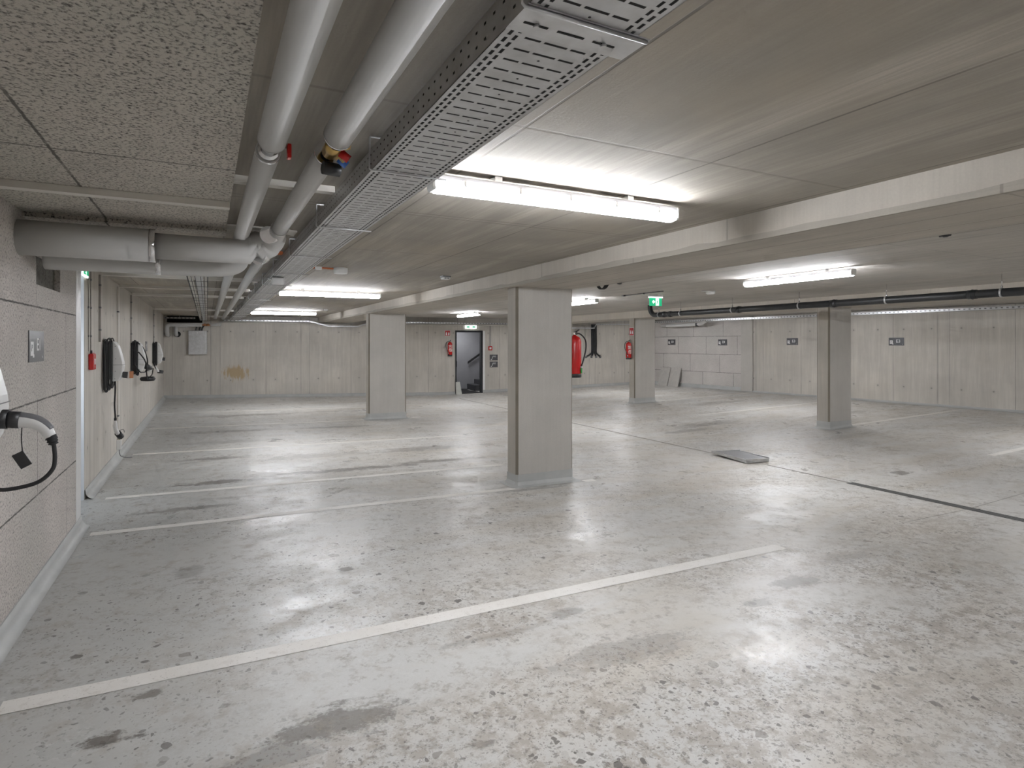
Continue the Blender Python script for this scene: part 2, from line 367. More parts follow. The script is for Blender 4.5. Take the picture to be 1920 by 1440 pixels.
# ------------------------------------------------------------------ mesh builder
class MB:
    def __init__(s): s.bm = bmesh.new(); s.mi = 0
    def _tag(s, faces):
        for f in faces: f.material_index = s.mi
    def box(s, x0, x1, y0, y1, z0, z1, M=None):
        P = [Vector((x, y, z)) for z in (z0, z1) for y in (y0, y1) for x in (x0, x1)]
        if M is not None: P = [M @ p for p in P]
        v = [s.bm.verts.new(p) for p in P]
        fs = [s.bm.faces.new([v[i] for i in q]) for q in ((0, 2, 3, 1), (4, 5, 7, 6), (0, 1, 5, 4), (2, 6, 7, 3), (0, 4, 6, 2), (1, 3, 7, 5))]
        s._tag(fs); return s
    def hexa(s, P):
        v = [s.bm.verts.new(Vector(p)) for p in P]
        fs = [s.bm.faces.new([v[i] for i in q]) for q in ((0, 3, 2, 1), (4, 5, 6, 7), (0, 1, 5, 4), (1, 2, 6, 5), (2, 3, 7, 6), (3, 0, 4, 7))]
        s._tag(fs); return s
    def prism(s, pts, axis, a, b):
        """closed outline pts (2D) extruded along axis from a to b; 2D order: x->(y,z) y->(x,z) z->(x,y)"""
        def P(p, t): return {'x': (t, p[0], p[1]), 'y': (p[0], t, p[1]), 'z': (p[0], p[1], t)}[axis]
        A = [s.bm.verts.new(P(p, a)) for p in pts]; B = [s.bm.verts.new(P(p, b)) for p in pts]
        n = len(pts); fs = [s.bm.faces.new(A), s.bm.faces.new(B[::-1])]
        for i in range(n): fs.append(s.bm.faces.new((A[i], B[i], B[(i + 1) % n], A[(i + 1) % n])))
        s._tag(fs); return s
    def ring_tube(s, path, r, n=14, caps=True, closed=False):
        path = [Vector(p) for p in path]
        rr = r if isinstance(r, (list, tuple)) else [r] * len(path)
        T = []
        for i in range(len(path)):
            if closed: t = path[(i + 1) % len(path)] - path[i - 1]
            else: t = path[min(i + 1, len(path) - 1)] - path[max(i - 1, 0)]
            T.append(t.normalized())
        ref = Vector((0, 0, 1)) if abs(T[0].z) < .9 else Vector((0, 1, 0))
        u = (ref - T[0] * ref.dot(T[0])).normalized()
        rings = []
        for i, p in enumerate(path):
            if i:
                ax = T[i - 1].cross(T[i])
                if ax.length > 1e-7: u = Matrix.Rotation(T[i - 1].angle(T[i]), 3, ax.normalized()) @ u
                u = (u - T[i] * u.dot(T[i])).normalized()
            w = T[i].cross(u)
            rings.append([s.bm.verts.new(p + (u * math.cos(2 * PI * k / n) + w * math.sin(2 * PI * k / n)) * rr[i]) for k in range(n)])
        fs = []
        m = len(rings)
        for i in range(m if closed else m - 1):
            a, b = rings[i], rings[(i + 1) % m]
            for k in range(n):
                f = s.bm.faces.new((a[k], a[(k + 1) % n], b[(k + 1) % n], b[k])); f.smooth = True; fs.append(f)
        if caps and not closed:
            fs.append(s.bm.faces.new(rings[0][::-1])); fs.append(s.bm.faces.new(rings[-1]))
        s._tag(fs); return s
    def cyl(s, a, b, r, n=16, r2=None):
        return s.ring_tube([a, b], [r, r if r2 is None else r2], n)
    def lathe(s, prof, c=(0, 0, 0), n=24):
        """prof: (r, z) bottom to top"""
        c = Vector(c)
        rings = []
        for (r, z) in prof:
            rings.append([s.bm.verts.new(c + Vector((max(r, 1e-4) * math.cos(2 * PI * k / n), max(r, 1e-4) * math.sin(2 * PI * k / n), z))) for k in range(n)])
        fs = []
        for a, b in zip(rings, rings[1:]):
            for k in range(n):
                f = s.bm.faces.new((a[k], a[(k + 1) % n], b[(k + 1) % n], b[k])); f.smooth = True; fs.append(f)
        fs.append(s.bm.faces.new(rings[0][::-1])); fs.append(s.bm.faces.new(rings[-1]))
        s._tag(fs); return s
    def build(s, name, mat, parent=None, bevel=0, seg=2):
        bmesh.ops.recalc_face_normals(s.bm, faces=s.bm.faces)
        me = bpy.data.meshes.new(name); s.bm.to_mesh(me); s.bm.free()
        for m in (mat if isinstance(mat, (list, tuple)) else [mat]): me.materials.append(m)
        o = bpy.data.objects.new(name, me); COL.objects.link(o)
        if parent is not None: o.parent = parent
        if bevel:
            b = o.modifiers.new('bev', 'BEVEL'); b.width = bevel; b.segments = seg; b.limit_method = 'ANGLE'; b.angle_limit = math.radians(40)
        return o

def smooth(pts, k=8, closed=False):
    P = [Vector(p) for p in pts]; out = []
    n = len(P)
    for i in range(n if closed else n - 1):
        if closed: a, b, c, d = P[i - 1], P[i], P[(i + 1) % n], P[(i + 2) % n]
        else: a, b, c, d = P[max(i - 1, 0)], P[i], P[i + 1], P[min(i + 2, n - 1)]
        for j in range(k):
            t = j / k
            out.append(.5 * ((2 * b) + (c - a) * t + (2 * a - 5 * b + 4 * c - d) * t * t + (3 * b - a - 3 * c + d) * t ** 3))
    if not closed: out.append(P[-1])
    return out

def tag(o, label=None, cat=None, group=None, kind=None):
    if label: o['label'] = label
    if cat: o['category'] = cat
    if group: o['group'] = group
    if kind: o['kind'] = kind
    return o
def thing(name, label, cat, loc=(0, 0, 0), rz=0, group=None):
    o = bpy.data.objects.new(name, None); COL.objects.link(o); o.empty_display_size = .1
    o.location = loc; o.rotation_euler = (0, 0, rz)
    return tag(o, label, cat, group)
def struct(mb, name, mat, loc=(0, 0, 0), rz=0, bevel=0):
    o = mb.build(name, mat, None, bevel); o.location = loc; o.rotation_euler = (0, 0, rz); o['kind'] = 'structure'; return o
def copy_tree(o, parent=None):
    c = o.copy(); COL.objects.link(c); c.parent = parent
    for ch in o.children: copy_tree(ch, c)
    return c
def text(body, size, name, mat, parent, x, y, z, align='CENTER', depth=.0006, squeeze=1., bold=0.):
    """flat raised lettering in the local x/z plane, facing local -y"""
    cu = bpy.data.curves.new(name, 'FONT'); cu.body = body; cu.size = size; cu.align_x = align; cu.align_y = 'CENTER'; cu.extrude = depth; cu.offset = bold; cu.resolution_u = 3
    t = bpy.data.objects.new('tmp', cu); COL.objects.link(t)
    bpy.context.view_layer.update()
    me = bpy.data.meshes.new_from_object(t.evaluated_get(bpy.context.evaluated_depsgraph_get()))
    bpy.data.objects.remove(t)
    me.transform(Matrix.Translation((x, y, z)) @ Matrix.Rotation(PI / 2, 4, 'X') @ Matrix.Diagonal((squeeze, 1, 1, 1)))
    me.materials.clear(); me.materials.append(mat)
    o = bpy.data.objects.new(name, me); COL.objects.link(o); o.parent = parent; return o

# ------------------------------------------------------------------ the place: sizes in metres
EYE = 1.577
def zf(x): return -.017 * (x + 1.1) if x < 7.05 else -.1386 + .024 * (x - 7.05)
FAR_A = math.atan(.1225)                     # the end wall runs slightly askew
def far(s, d=0., z=0.):                      # point on the end wall: s along it, d out from it
    c, n = math.cos(FAR_A), math.sin(FAR_A)
    return (s * c - d * n, 19.51 - s * n - d * c, z)
FRZ = -FAR_A
LRZ = PI / 2                                 # things on the long charger wall: local x = +Y, local -y = into the room
RRZ = -math.radians(85.73)                   # right-hand wall
def rightw(s, d=0., z=0.):                   # s = distance towards the camera from (15.3, 13)
    ux, uy = .0744, -.99723
    return (15.3 + ux * s - d * .99723, 13. + uy * s - d * .0744, z)
ZC, ZR = 2.41, 2.46

# floor
mb = MB()
xs = [-2.6, -1.1, 1, 3, 5, 7.0, 7.1, 9, 11, 13, 15, 17]
ys = [-6 + i * 2 for i in range(14)]
V = [[mb.bm.verts.new((x, y, zf(x))) for y in ys] for x in xs]
for i in range(len(xs) - 1):
    for j in range(len(ys) - 1):
        mb.bm.faces.new((V[i][j], V[i + 1][j], V[i + 1][j + 1], V[i][j + 1]))
floor = struct(mb, 'floor', M_floor)

# ceilings
struct(MB().box(-2.6, 3.12, -6, 20.5, ZC, ZC + .2), 'ceiling', M_ceilL)
struct(MB().box(3.9, 10.3, -6, 20.5, ZR, ZR + .2), 'ceiling', M_ceilR)
struct(MB().box(11.1, 17, -6, 20.5, ZR, ZR + .2), 'ceiling', M_ceilR)
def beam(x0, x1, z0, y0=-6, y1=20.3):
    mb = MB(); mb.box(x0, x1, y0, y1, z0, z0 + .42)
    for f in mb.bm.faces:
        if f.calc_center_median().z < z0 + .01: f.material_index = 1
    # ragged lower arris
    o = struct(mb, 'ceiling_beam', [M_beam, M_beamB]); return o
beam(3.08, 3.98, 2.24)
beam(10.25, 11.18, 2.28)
# rough grout lip left along the lower edge of the first beam
mb = MB()
y = -3.
pts = []
while y < 19:
    pts.append((3.08 + random.uniform(-.004, .012), y)); y += random.uniform(.12, .3)
prev = None
for (x, yy) in pts:
    a = mb.bm.verts.new((3.076, yy, 2.275 + random.uniform(-.012, .012))); b = mb.bm.verts.new((3.076, yy, 2.235)); c = mb.bm.verts.new((x + .05, yy, 2.2375))
    if prev:
        mb.bm.faces.new((prev[0], a, b, prev[1])); mb.bm.faces.new((prev[1], b, c, prev[2]))
    prev = (a, b, c)
struct(mb, 'ceiling_beam_edge_trim', M_beamB)

# aggregate boards on the ceiling beside the near wall
mb = MB(); mb.box(-.97, .115, -6, 4.42, 2.36, 2.41); mb.box(-.97, .118, 4.42, 4.60, 2.335, 2.41)
struct(mb, 'ceiling_insulation_board', M_board)

# long wall on the charger side: near block wall (with a dark inset), recess, concrete wall
mb = MB()
for (a, b, z0, z1) in ((-6, 4.75, -.05, 2.42), (4.75, 5.44, -.05, 1.96), (5.44, 6.22, -.05, 2.42), (4.75, 5.44, 2.16, 2.42)):
    mb.box(a, b, 0, .25, z0, z1)
struct(mb, 'wall_left_blocks', M_block, (-.97, 0, 0), LRZ)
struct(MB().box(4.74, 5.45, .035, .2, 1.95, 2.17), 'wall_left_inset_panel', M_darkboard, (-.97, 0, 0), LRZ)
struct(MB().box(7.28, 19.9, 0, .25, -.05, 2.42), 'wall_left_concrete', M_wall, (-1.1, 0, 0), LRZ)
mb = MB(); mb.box(-2.6, -1.102, 7.262, 7.278, -.05, 2.42); mb.box(-2.6, -1.2, 6.16, 6.2, -.05, 2.42); mb.box(-2.3, -2.2, 6.2, 7.28, -.05, 2.42)
struct(mb, 'wall_left_recess', plain('pale_painted_plaster', (.60, .63, .67), .6, 0, .04, 3))
# white corner angle on the end of the block wall
mb = MB(); mb.box(-.975, -.966, 6.03, 6.228, .09, 2.41); mb.box(-1.1, -.966, 6.22, 6.230, .09, 2.41)
struct(mb, 'trim_1', plain('white_corner_angle', (.74, .735, .72), .4, 0, .03, 3), bevel=.003)

# end wall with door and service openings (local frame of the wall)
DS0, DS1, DTOP = 7.52, 8.49, 2.03
mb = MB()
for (a, b, z0, z1) in ((-1.3, -1.06, -.2, 2.6), (-1.06, -.12, -.2, 2.20), (-1.06, -.12, 2.40, 2.6), (-.12, DS0, -.2, 2.6), (DS0, DS1, DTOP, 2.6), (DS1, 15.2, -.2, 2.6)):
    mb.box(a, b, 0, .3, z0, z1)
struct(mb, 'wall_back', M_wallB, (0, 19.51, 0), FRZ)
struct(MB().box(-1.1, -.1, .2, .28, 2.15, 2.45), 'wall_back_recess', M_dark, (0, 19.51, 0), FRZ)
# right wall: pumice blocks then concrete, and walls behind the camera
struct(MB().box(-5.2, -.25, 0, .3, -.05, 2.6), 'wall_right_blocks', M_blockR, rightw(0, 0), RRZ)
mb = MB(); mb.box(-.25, 19.5, -.012, .3, -.05, 2.6)
struct(mb, 'wall_right_concrete', M_wall, rightw(0, 0), RRZ)
struct(MB().box(-.42, -.0, -.05, 0, -.0, 2.5), 'trim_2', M_col, rightw(0, 0), RRZ)
struct(MB().box(-2.6, 17, -6.2, -6, -.3, 2.7), 'wall_front', M_wall)

# coated kerbs (coved skirting) following the sloping floor
def kerb(name, pts, h=.11, out=.035):
    """pts: list of (x, y, outward nx, ny) along the wall foot"""
    mb = MB(); prev = None
    for (x, y, nx, ny) in pts:
        z = zf(x)
        P = [(x - nx * .01, y - ny * .01, z + h), (x + nx * .008, y + ny * .008, z + h), (x + nx * .012, y + ny * .012, z + .05), (x + nx * (out + .0), y + ny * out, z + .012), (x + nx * (out + .03), y + ny * (out + .03), z + .0015)]
        v = [mb.bm.verts.new(p) for p in P]
        if prev:
            for k in range(len(v) - 1): 
                f = mb.bm.faces.new((prev[k], prev[k + 1], v[k + 1], v[k])); f.smooth = k > 0
        prev = v
    return struct(mb, name, M_paint)
kerb('baseboard_left', [(-.97, -6, 1, 0), (-.97, 6.24, 1, 0)], .095, .04)
kerb('baseboard_left_concrete', [(-1.1, 7.28, 1, 0), (-1.1, 19.6, 1, 0)], .10, .045)
cn = (-math.sin(FAR_A), -math.cos(FAR_A))
def fp(s): p = far(s); return (p[0], p[1], cn[0], cn[1])
kerb('baseboard_back_left', [fp(s) for s in (-1.2, 1, 3, 5, 7, DS0)], .10, .05)
kerb('baseboard_back_right', [fp(s) for s in (DS1, 10, 12, 14, 15.1)], .10, .05)
def rp(s): p = rightw(s, .0); return (p[0], p[1], -.99723, -.0744)
kerb('baseboard_right', [rp(s) for s in (-5.1, -3, -.0, 3, 6, 10, 19)], .13, .06)

# ------------------------------------------------------------------ columns
def column(x0, x1, y0, y1, ztop, label):
    z0 = zf(x1) - .06; zb = zf((x0 + x1) / 2) + .14
    t = thing('concrete_pillar', label, 'pillar', ((x0 + x1) / 2, (y0 + y1) / 2, zf((x0 + x1) / 2)))
    cx, cy, cz = t.location
    c = .026
    def oc(x0, x1, y0, y1, c): return [(x0 + c, y0), (x1 - c, y0), (x1, y0 + c), (x1, y1 - c), (x1 - c, y1), (x0 + c, y1), (x0, y1 - c), (x0, y0 + c)]
    mb = MB(); mb.prism([(a - cx, b - cy) for a, b in oc(x0, x1, y0, y1, c)], 'z', z0 - cz, ztop - cz)
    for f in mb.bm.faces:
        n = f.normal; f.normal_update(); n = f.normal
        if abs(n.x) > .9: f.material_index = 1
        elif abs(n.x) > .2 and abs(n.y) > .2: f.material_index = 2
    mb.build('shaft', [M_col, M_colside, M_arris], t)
    e = .006; mb = MB()
    lo = oc(x0 - e - .02, x1 + e + .02, y0 - e - .02, y1 + e + .02, .03); hi = oc(x0 - e, x1 + e, y0 - e, y1 + e, c)
    lo0 = oc(x0 - .09, x1 + .09, y0 - .09, y1 + .09, .05)
    rows = []
    rows.append([mb.bm.verts.new((a - cx, b - cy, zf(a) + .002 - cz)) for a, b in lo0])
    rows.append([mb.bm.verts.new((a - cx, b - cy, zf(a) + .014 - cz)) for a, b in lo])
    rows.append([mb.bm.verts.new((a - cx, b - cy, zf(a) + .05 - cz)) for a, b in hi])
    rows.append([mb.bm.verts.new((a - cx, b - cy, zb - cz)) for a, b in hi])
    for r0, r1 in zip(rows, rows[1:]):
        for k in range(8): mb.bm.faces.new((r0[k], r0[(k + 1) % 8], r1[(k + 1) % 8], r1[k]))
    mb.bm.faces.new(rows[-1])
    tag(mb.build('base_coating', M_paint, t), 'grey painted base band')
    return t
column(3.18, 3.96, 6.03, 6.28, 2.24, 'big grey concrete pillar nearest the camera, a large extinguisher behind it')
column(3.12, 3.96, 12.80, 13.05, 2.24, 'grey concrete pillar in front of the end wall, between cable tray dip and extinguisher')
column(10.40, 11.14, 12.79, 13.04, 2.28, 'far concrete pillar carrying a small fire extinguisher and red sign')
column(10.51, 11.20, 7.18, 7.45, 2.28, 'concrete pillar under the black pipe, between the two E3 signs')

# ------------------------------------------------------------------ painted bay lines, drain
def bay_line(y, x0, x1, label, w=.10):
    mb = MB(); prev = None
    n = 14; pts = [x0 + (x1 - x0) * i / n for i in range(n + 1)]
    pts = sorted(pts + ([7.05] if x0 < 7.05 < x1 else []))
    for x in pts:
        j = random.uniform(-.002, .002)
        v = [mb.bm.verts.new((x - x0, -w / 2 + j, zf(x) + .002 - zf(x0))), mb.bm.verts.new((x - x0, w / 2 + j, zf(x) + .002 - zf(x0)))]
        if prev: mb.bm.faces.new((prev[0], v[0], v[1], prev[1]))
        prev = v
    o = mb.build('parking_line', M_line); o.location = (x0, y, zf(x0))
    return tag(o, label, 'line marking', 'white lines between the parking bays', 'thing')
bay_line(3.29, -.80, 4.19, 'white bay line across the foreground floor, widest of all', .115)
bay_line(5.95, -.86, 3.12, 'long white bay line ending at the big nearest pillar')
bay_line(5.95, 4.06, 4.22, 'short stub of white line right beside the big pillar')
bay_line(7.25, -.92, 3.60, 'white bay line passing just behind the big pillar, dark smear beside it')
bay_line(9.95, -.94, 4.13, 'white bay line third from the big pillar towards the end wall')
bay_line(12.82, -.95, 3.06, 'white bay line running up to the second pillar')
bay_line(12.84, 4.02, 4.25, 'tiny stub of white line beyond the second pillar')
bay_line(15.55, -.96, 3.9, 'white bay line closest to the end wall')
bay_line(7.30, 11.30, 15.25, 'white bay line from the pillar under the black pipe to the wall')
bay_line(10.10, 10.10, 14.6, 'white bay line between the pillars on the far side of the drain')
bay_line(12.90, 11.22, 15.1, 'white bay line from the pillar with the extinguisher to the wall')
bay_line(15.9, 10.6, 15.1, 'white bay line before the slabs leaning on the block wall')
bay_line(4.46, 10.23, 15.4, 'short white bay line cut by the right edge of the picture')

t = thing('drain_channel', 'long dark slotted drain running along the drive lane floor', 'drain', (7.05, 0, zf(7.05)))
def strip(w, y0, y1, z=.0025): return MB().box(-w / 2, w / 2, y0, y1, -.02, z)
tag(strip(.13, -5.8, 4.55).build('grating', M_drain, t), 'dark open grating')
strip(.035, 4.55, 5.75).build('covered_slot', plain('dusty_slot_cover', (.20, .19, .165), .8), t)
strip(.04, 6.7, 17.2).build('covered_slot', plain('dusty_slot_strip', (.21, .195, .165), .8), t)
for yj in (-1.2, 1.0, 3.2): MB().box(-.07, .07, yj - .006, yj + .006, 0, .005).build('joint_bar', M_frame, t)

# loose zinc grating mat lying over the drain
A, B, C_, D_ = Vector((6.92, 6.66)), Vector((7.36, 6.51)), Vector((7.24, 5.88)), Vector((6.84, 5.93))
t = thing('steel_grating', 'loose zinc mesh grating lying tilted over the drain', 'grating', (7.08, 6.25, zf(7.08)))
o = (7.08, 6.25, 0)
def gp(p, z): return (p.x - o[0], p.y - o[1], z)
mb = MB(); mb.hexa([gp(A, .05), gp(D_, .022), gp(C_, .022), gp(B, .035), gp(A, .068), gp(D_, .057), gp(C_, .057), gp(B, .060)])
mb.build('mesh_plate', M_grate, t)
mb = MB()
for p, q, za, zb in ((A, D_, .04, .012), (D_, C_, .012, .012), (C_, B, .012, .025), (B, A, .025, .04)):
    d = (q - p).normalized(); n = Vector((-d.y, d.x)) * .006
    mb.hexa([gp(p - n, za), gp(q - n, zb), gp(q + n, zb), gp(p + n, za), gp(p - n, .071), gp(q - n, .062), gp(q + n, .062), gp(p + n, .071)])
mb.build('edge_frame', M_galv, t)

# ------------------------------------------------------------------ lights
def luminaire(x, y, zc, L, label, alongy=False, rz=None):
    t = thing('batten_light', label, 'light', (x, y, zc), rz if rz is not None else (PI / 2 if alongy else 0), 'long batten lights on the ceiling')
    h = L / 2
    MB().box(-h, h, -.042, .042, -.066, -.028).build('housing', M_hous, t, .01, 2)
    mb = MB()
    prof = [(-.046, -.064), (-.050, -.080), (-.036, -.104), (-.018, -.112), (.018, -.112), (.036, -.104), (.050, -.080), (.046, -.064)]
    mb.prism(prof, 'x', -h + .012, h - .012)
    for f in mb.bm.faces: f.smooth = abs(f.normal.x) < .5
    mb.build('diffuser', M_opal, t)
    for sx in (-1, 1): MB().box(sx * h - .014, sx * h + .014, -.044, .044, -.106, -.030).build('end_cap', M_white, t, .012, 2)
    for k in range(5):
        cx = -h + L * (k + .5) / 5
        MB().box(cx - .009, cx + .009, -.052, .052, -.082, -.050).build('clip', M_white, t, .003, 1)
    for sx in (-.55, .55): MB().box(sx * h - .02, sx * h + .02, -.03, .03, -.029, -.0005).build('bracket', M_galv, t)
    return t
L1 = luminaire(1.70, 2.66, ZC, 1.5, 'bright long batten light nearest the slotted cable tray')
def lcopy(x, y, z, rz, label):
    c = copy_tree(L1); c.location = (x, y, z); c.rotation_euler = (0, 0, rz); c['label'] = label; return c
lcopy(1.69, 9.3, ZC, 0, 'batten light second along the slotted tray, behind the alarm sounder')
lcopy(1.68, 15.4, ZC, 0, 'batten light third along the slotted tray, just before the end wall')
lcopy(6.5, 4.9, ZR, PI / 2, 'batten light past the first beam, above the drive lane')
lcopy(6.5, 9.85, ZR, PI / 2, 'batten light half hidden behind the big nearest pillar')
lcopy(6.5, 15.2, ZR, PI / 2, 'small distant batten light over the dark framed doorway')
lcopy(1.7, -3.2, ZC, 0, 'added unseen batten light behind the camera near the slotted tray')  # unseen fixture, added to illuminate the near bays
lcopy(6.5, -1.0, ZR, PI / 2, 'added unseen batten light behind the camera over the drive lane')  # another unseen fixture, added for light on the near lane
lcopy(12.1, 3.6, ZR, PI / 2, 'batten light over the far bays beside the concrete wall')
lcopy(12.1, 9.6, ZR, PI / 2, 'batten light over the far bays between pillars')
lcopy(12.0, 15.0, ZR, PI / 2, 'batten light over the far bays by the block wall corner')

# ------------------------------------------------------------------ main cable tray
TX0, TX1, TZ = .588, .868, 2.277
t = thing('cable_tray', 'wide slotted galvanised cable tray under the ceiling, with hoop hangers', 'cable tray', ((TX0 + TX1) / 2, 0, TZ))
W = (TX1 - TX0) / 2
mb = MB()
for (y0, y1) in ((-5.5, 1.06), (1.06, 19.1)):
    mb.box(-W, W, y0, y1, 0, .0015); mb.box(-W, -W + .0015, y0, y1, 0, .085); mb.box(W - .0015, W, y0, y1, 0, .06)
    mb.box(-W, -W + .012, y0, y1, .084, .086); mb.box(W - .012, W, y0, y1, .059, .061)
mb.build('tray_body', M_tray, t)
mb = MB(); mb.box(-W - .004, W + .035, 1.055, 1.16, -.004, -.0005); mb.build('joint_plate', M_galv, t)
mb = MB()
for cx, w in ((-.09, .03), (-.0, .035), (.09, .03)): mb.box(cx - w, cx + w, 1.115, 1.122, -.0052, -.004)
mb.build('joint_slot', M_dark, t)
for cx in (-.09, .09): MB().cyl((cx, 1.118, -.011), (cx, 1.118, -.004), .007, 8).build('bolt', M_galv, t)
for i in range(15):
    y = -1.50 + 1.28 * i
    mb = MB()
    r = .0042
    mb.ring_tube([(-W + .05, y, .125), (-W - .012, y, .125), (-W - .014, y, .12), (-W - .014, y, -.004), (-W - .008, y, -.008), (W + .03, y, -.008)], r, 8)
    tag(mb.build('hanger', M_galv, t), 'bent rod hanger')
# dark cables lying in the tray
mb = MB()
for i in range(7):
    x = -W + .03 + i * .036
    mb.ring_tube([(x + random.uniform(-.01, .01), -5 + k * 1.5, .012 + random.uniform(0, .02)) for k in range(16)], .009, 6)
mb.build('cable_run', M_rubber, t)

# second, wire mesh tray with cables and the flat tray across to it
t = thing('cable_tray', 'narrow wire mesh cable tray with flat white cables towards the end wall', 'cable tray', (-.085, 0, 2.235))
mb = MB()
for x in (-.09, -.055, -.02, .03, .06, .09): mb.cyl((x, 5.74, 0), (x, 18.9, 0), .0028, 6)
for x in (-.093, .093):
    for z in (.03, .055): mb.cyl((x, 5.74, z), (x, 18.9, z), .0028, 6)
y = 5.76
while y < 18.9:
    mb.ring_tube([(-.093, y, .055), (-.093, y, -.003), (.093, y, -.003), (.093, y, .055)], .0026, 6); y += .62
mb.build('wire_mesh', plain('dark_wire', (.10, .10, .10), .5, .6), t)
mb = MB(); mb.box(-.02, .05, 5.74, 18.85, .004, .012); mb.build('cover_strip', M_galv, t)
for x in (-.078, -.063, -.048, .062, .076):
    MB().ring_tube([(x, 5.74, .010), (x + .004, 10, .012), (x, 14, .010), (x + .003, 18.8, .010)], .0065, 8).build('cable', M_offwhite, t)
t = thing('cable_tray', 'short perforated cross tray behind the large grey pipe', 'cable tray', (-.53, 5.62, 2.215))
mb = MB(); mb.box(-.55, .56, -.10, .10, 0, .002); mb.box(-.55, .56, -.102, -.10, -.0, .04); mb.box(-.55, .56, .10, .102, 0, .04)
mb.build('tray_body', M_traywall, t)
mb = MB()
for k in range(14): mb.cyl((-.5 + k * .078, -.06, -.002), (-.5 + k * .078, -.06, .004), .008, 8)
mb.build('perforation', M_dark, t)

# ------------------------------------------------------------------ insulated pipes along the tray
PZ = EYE + .74
def arc(c, a0, a1, r, u, v, k=8):
    c, u, v = Vector(c), Vector(u), Vector(v)
    return [c + u * (r * math.cos(a0 + (a1 - a0) * i / k)) + v * (r * math.sin(a0 + (a1 - a0) * i / k)) for i in range(k + 1)]
def end_ring(mb, x, y, z, r, dy=.02): mb.cyl((x, y - dy, z), (x, y + dy, z), r + .002, 28)
# pipe A
XA, XB = .209, .415
t = thing('insulated_pipe', 'grey lagged pipe closer to the speckled ceiling boards, red valve lever', 'pipe', (XA, 0, PZ))
MB().cyl((0, -5.5, 0), (0, 2.30, 0), .049, 28).build('jacket', M_lag, t)
mb = MB(); mb.cyl((0, 2.43, 0), (0, 18.6, 0), .046, 28); mb.build('jacket', M_lag, t)
MB().cyl((0, 2.29, 0), (0, 2.325, 0), .051, 28, .040).build('end_collar', M_chrome, t); MB().cyl((0, 2.40, 0), (0, 2.45, 0), .032, 28, .048).build('end_collar', M_chrome, t)
MB().cyl((0, 2.3, 0), (0, 2.45, 0), .022, 16).build('bare_pipe', M_galv, t)
mb = MB(); mb.cyl((0, 2.38, 0), (.065, 2.38, .01), .010, 10); mb.build('valve_stem', M_galv, t)
mb = MB(); mb.box(.060, .074, 2.35, 2.385, -.040, .014); mb.build('valve_lever', M_red, t, .003)
# pipe B
t = thing('insulated_pipe', 'grey lagged pipe beside the slotted tray, with a brass valve gap', 'pipe', (XB, 0, PZ))
MB().cyl((0, -5.5, 0), (0, 2.14, 0), .050, 28).build('jacket', M_lag, t)
MB().cyl((0, 2.36, 0), (0, 4.02, 0), .046, 28).build('jacket', M_lag, t)
MB().cyl((0, 4.18, 0), (0, 18.8, 0), .046, 28).build('jacket', M_lag, t)
for y0_, y1_, r_ in ((2.135, 2.15, .052), (2.35, 2.37, .050), (4.02, 4.06, .052), (4.15, 4.19, .05)): MB().cyl((0, y0_, 0), (0, y1_, 0), r_, 28).build('end_collar', M_chrome, t)
mb = MB(); mb.cyl((0, 2.15, 0), (0, 2.35, 0), .022, 16); mb.build('valve_bore', M_dark, t)
mb = MB(); mb.cyl((0, 2.19, -.01), (0, 2.31, -.01), .030, 16); mb.cyl((0, 2.25, 0), (.05, 2.27, -.045), .017, 12); mb.cyl((.01, 2.2, 0), (.055, 2.2, -.01), .010, 12); mb.cyl((.02, 2.3, .0), (.07, 2.28, .01), .009, 10)
mb.build('valve_body', M_brass, t)
MB().cyl((.024, 2.235, -.030), (.056, 2.235, -.052), .016, 12).build('valve_knob', M_red, t)
MB().cyl((.030, 2.29, -.036), (.060, 2.29, -.058), .016, 12).build('valve_knob', M_blue, t)
MB().cyl((-.02, 2.345, -.062), (.045, 2.355, -.062), .026, 8).build('valve_cap', M_black, t)
# branch pipes into the long wall
t = thing('branch_pipe', 'thick grey pipe crossing to the block wall, chrome band near its middle', 'pipe', (-.3, 4.35, EYE + .62))
MB().ring_tube([(-.66, -.05, -.4)] and [(-.69, 0, 0), (-.02, 0, 0)], .103, 32).build('jacket', M_lag, t)
mb = MB(); mb.ring_tube([(.01, 0, 0), (.55, 0, 0)] + arc((.55, .09, .035), -PI / 2, -PI * .12, .09, (1, 0, .0), (0, 1, -.35))[1:], .082, 28)
mb.build('jacket', M_lag, t)
mb = MB(); mb.cyl((-.02, 0, 0), (.012, 0, 0), .1045, 32); mb.build('steel_band', M_chrome, t)
mb = MB(); mb.cyl((.60, .02, .01), (.635, .045, .02), .088, 28); mb.cyl((.655, -.22, .09), (.70, -.13, .115), .056, 24); mb.build('elbow_collar', M_chrome, t)
mb = MB(); mb.ring_tube(smooth([(.62, .03, .02), (.69, -.02, .06), (.71, -.12, .105), (.712, -.30, .12)], 6), [.078] * 6 + [.070] * 6 + [.052] * 7, 28); mb.build('elbow', M_lag, t)
t = thing('branch_pipe', 'lower grey pipe half hidden behind the thick branch pipe', 'pipe', (-.3, 4.72, EYE + .555))
mb = MB(); mb.ring_tube(smooth([(-.62, 0, 0), (-.2, 0, 0), (.2, 0, 0), (.40, .02, .01), (.49, .11, .05), (.51, .28, .12), (.51, .5, .17)], 6), .078, 28); mb.build('jacket', M_lag, t)
mb = MB(); mb.cyl((-.01, 0, 0), (.02, 0, 0), .08, 28); mb.build('steel_band', M_chrome, t)
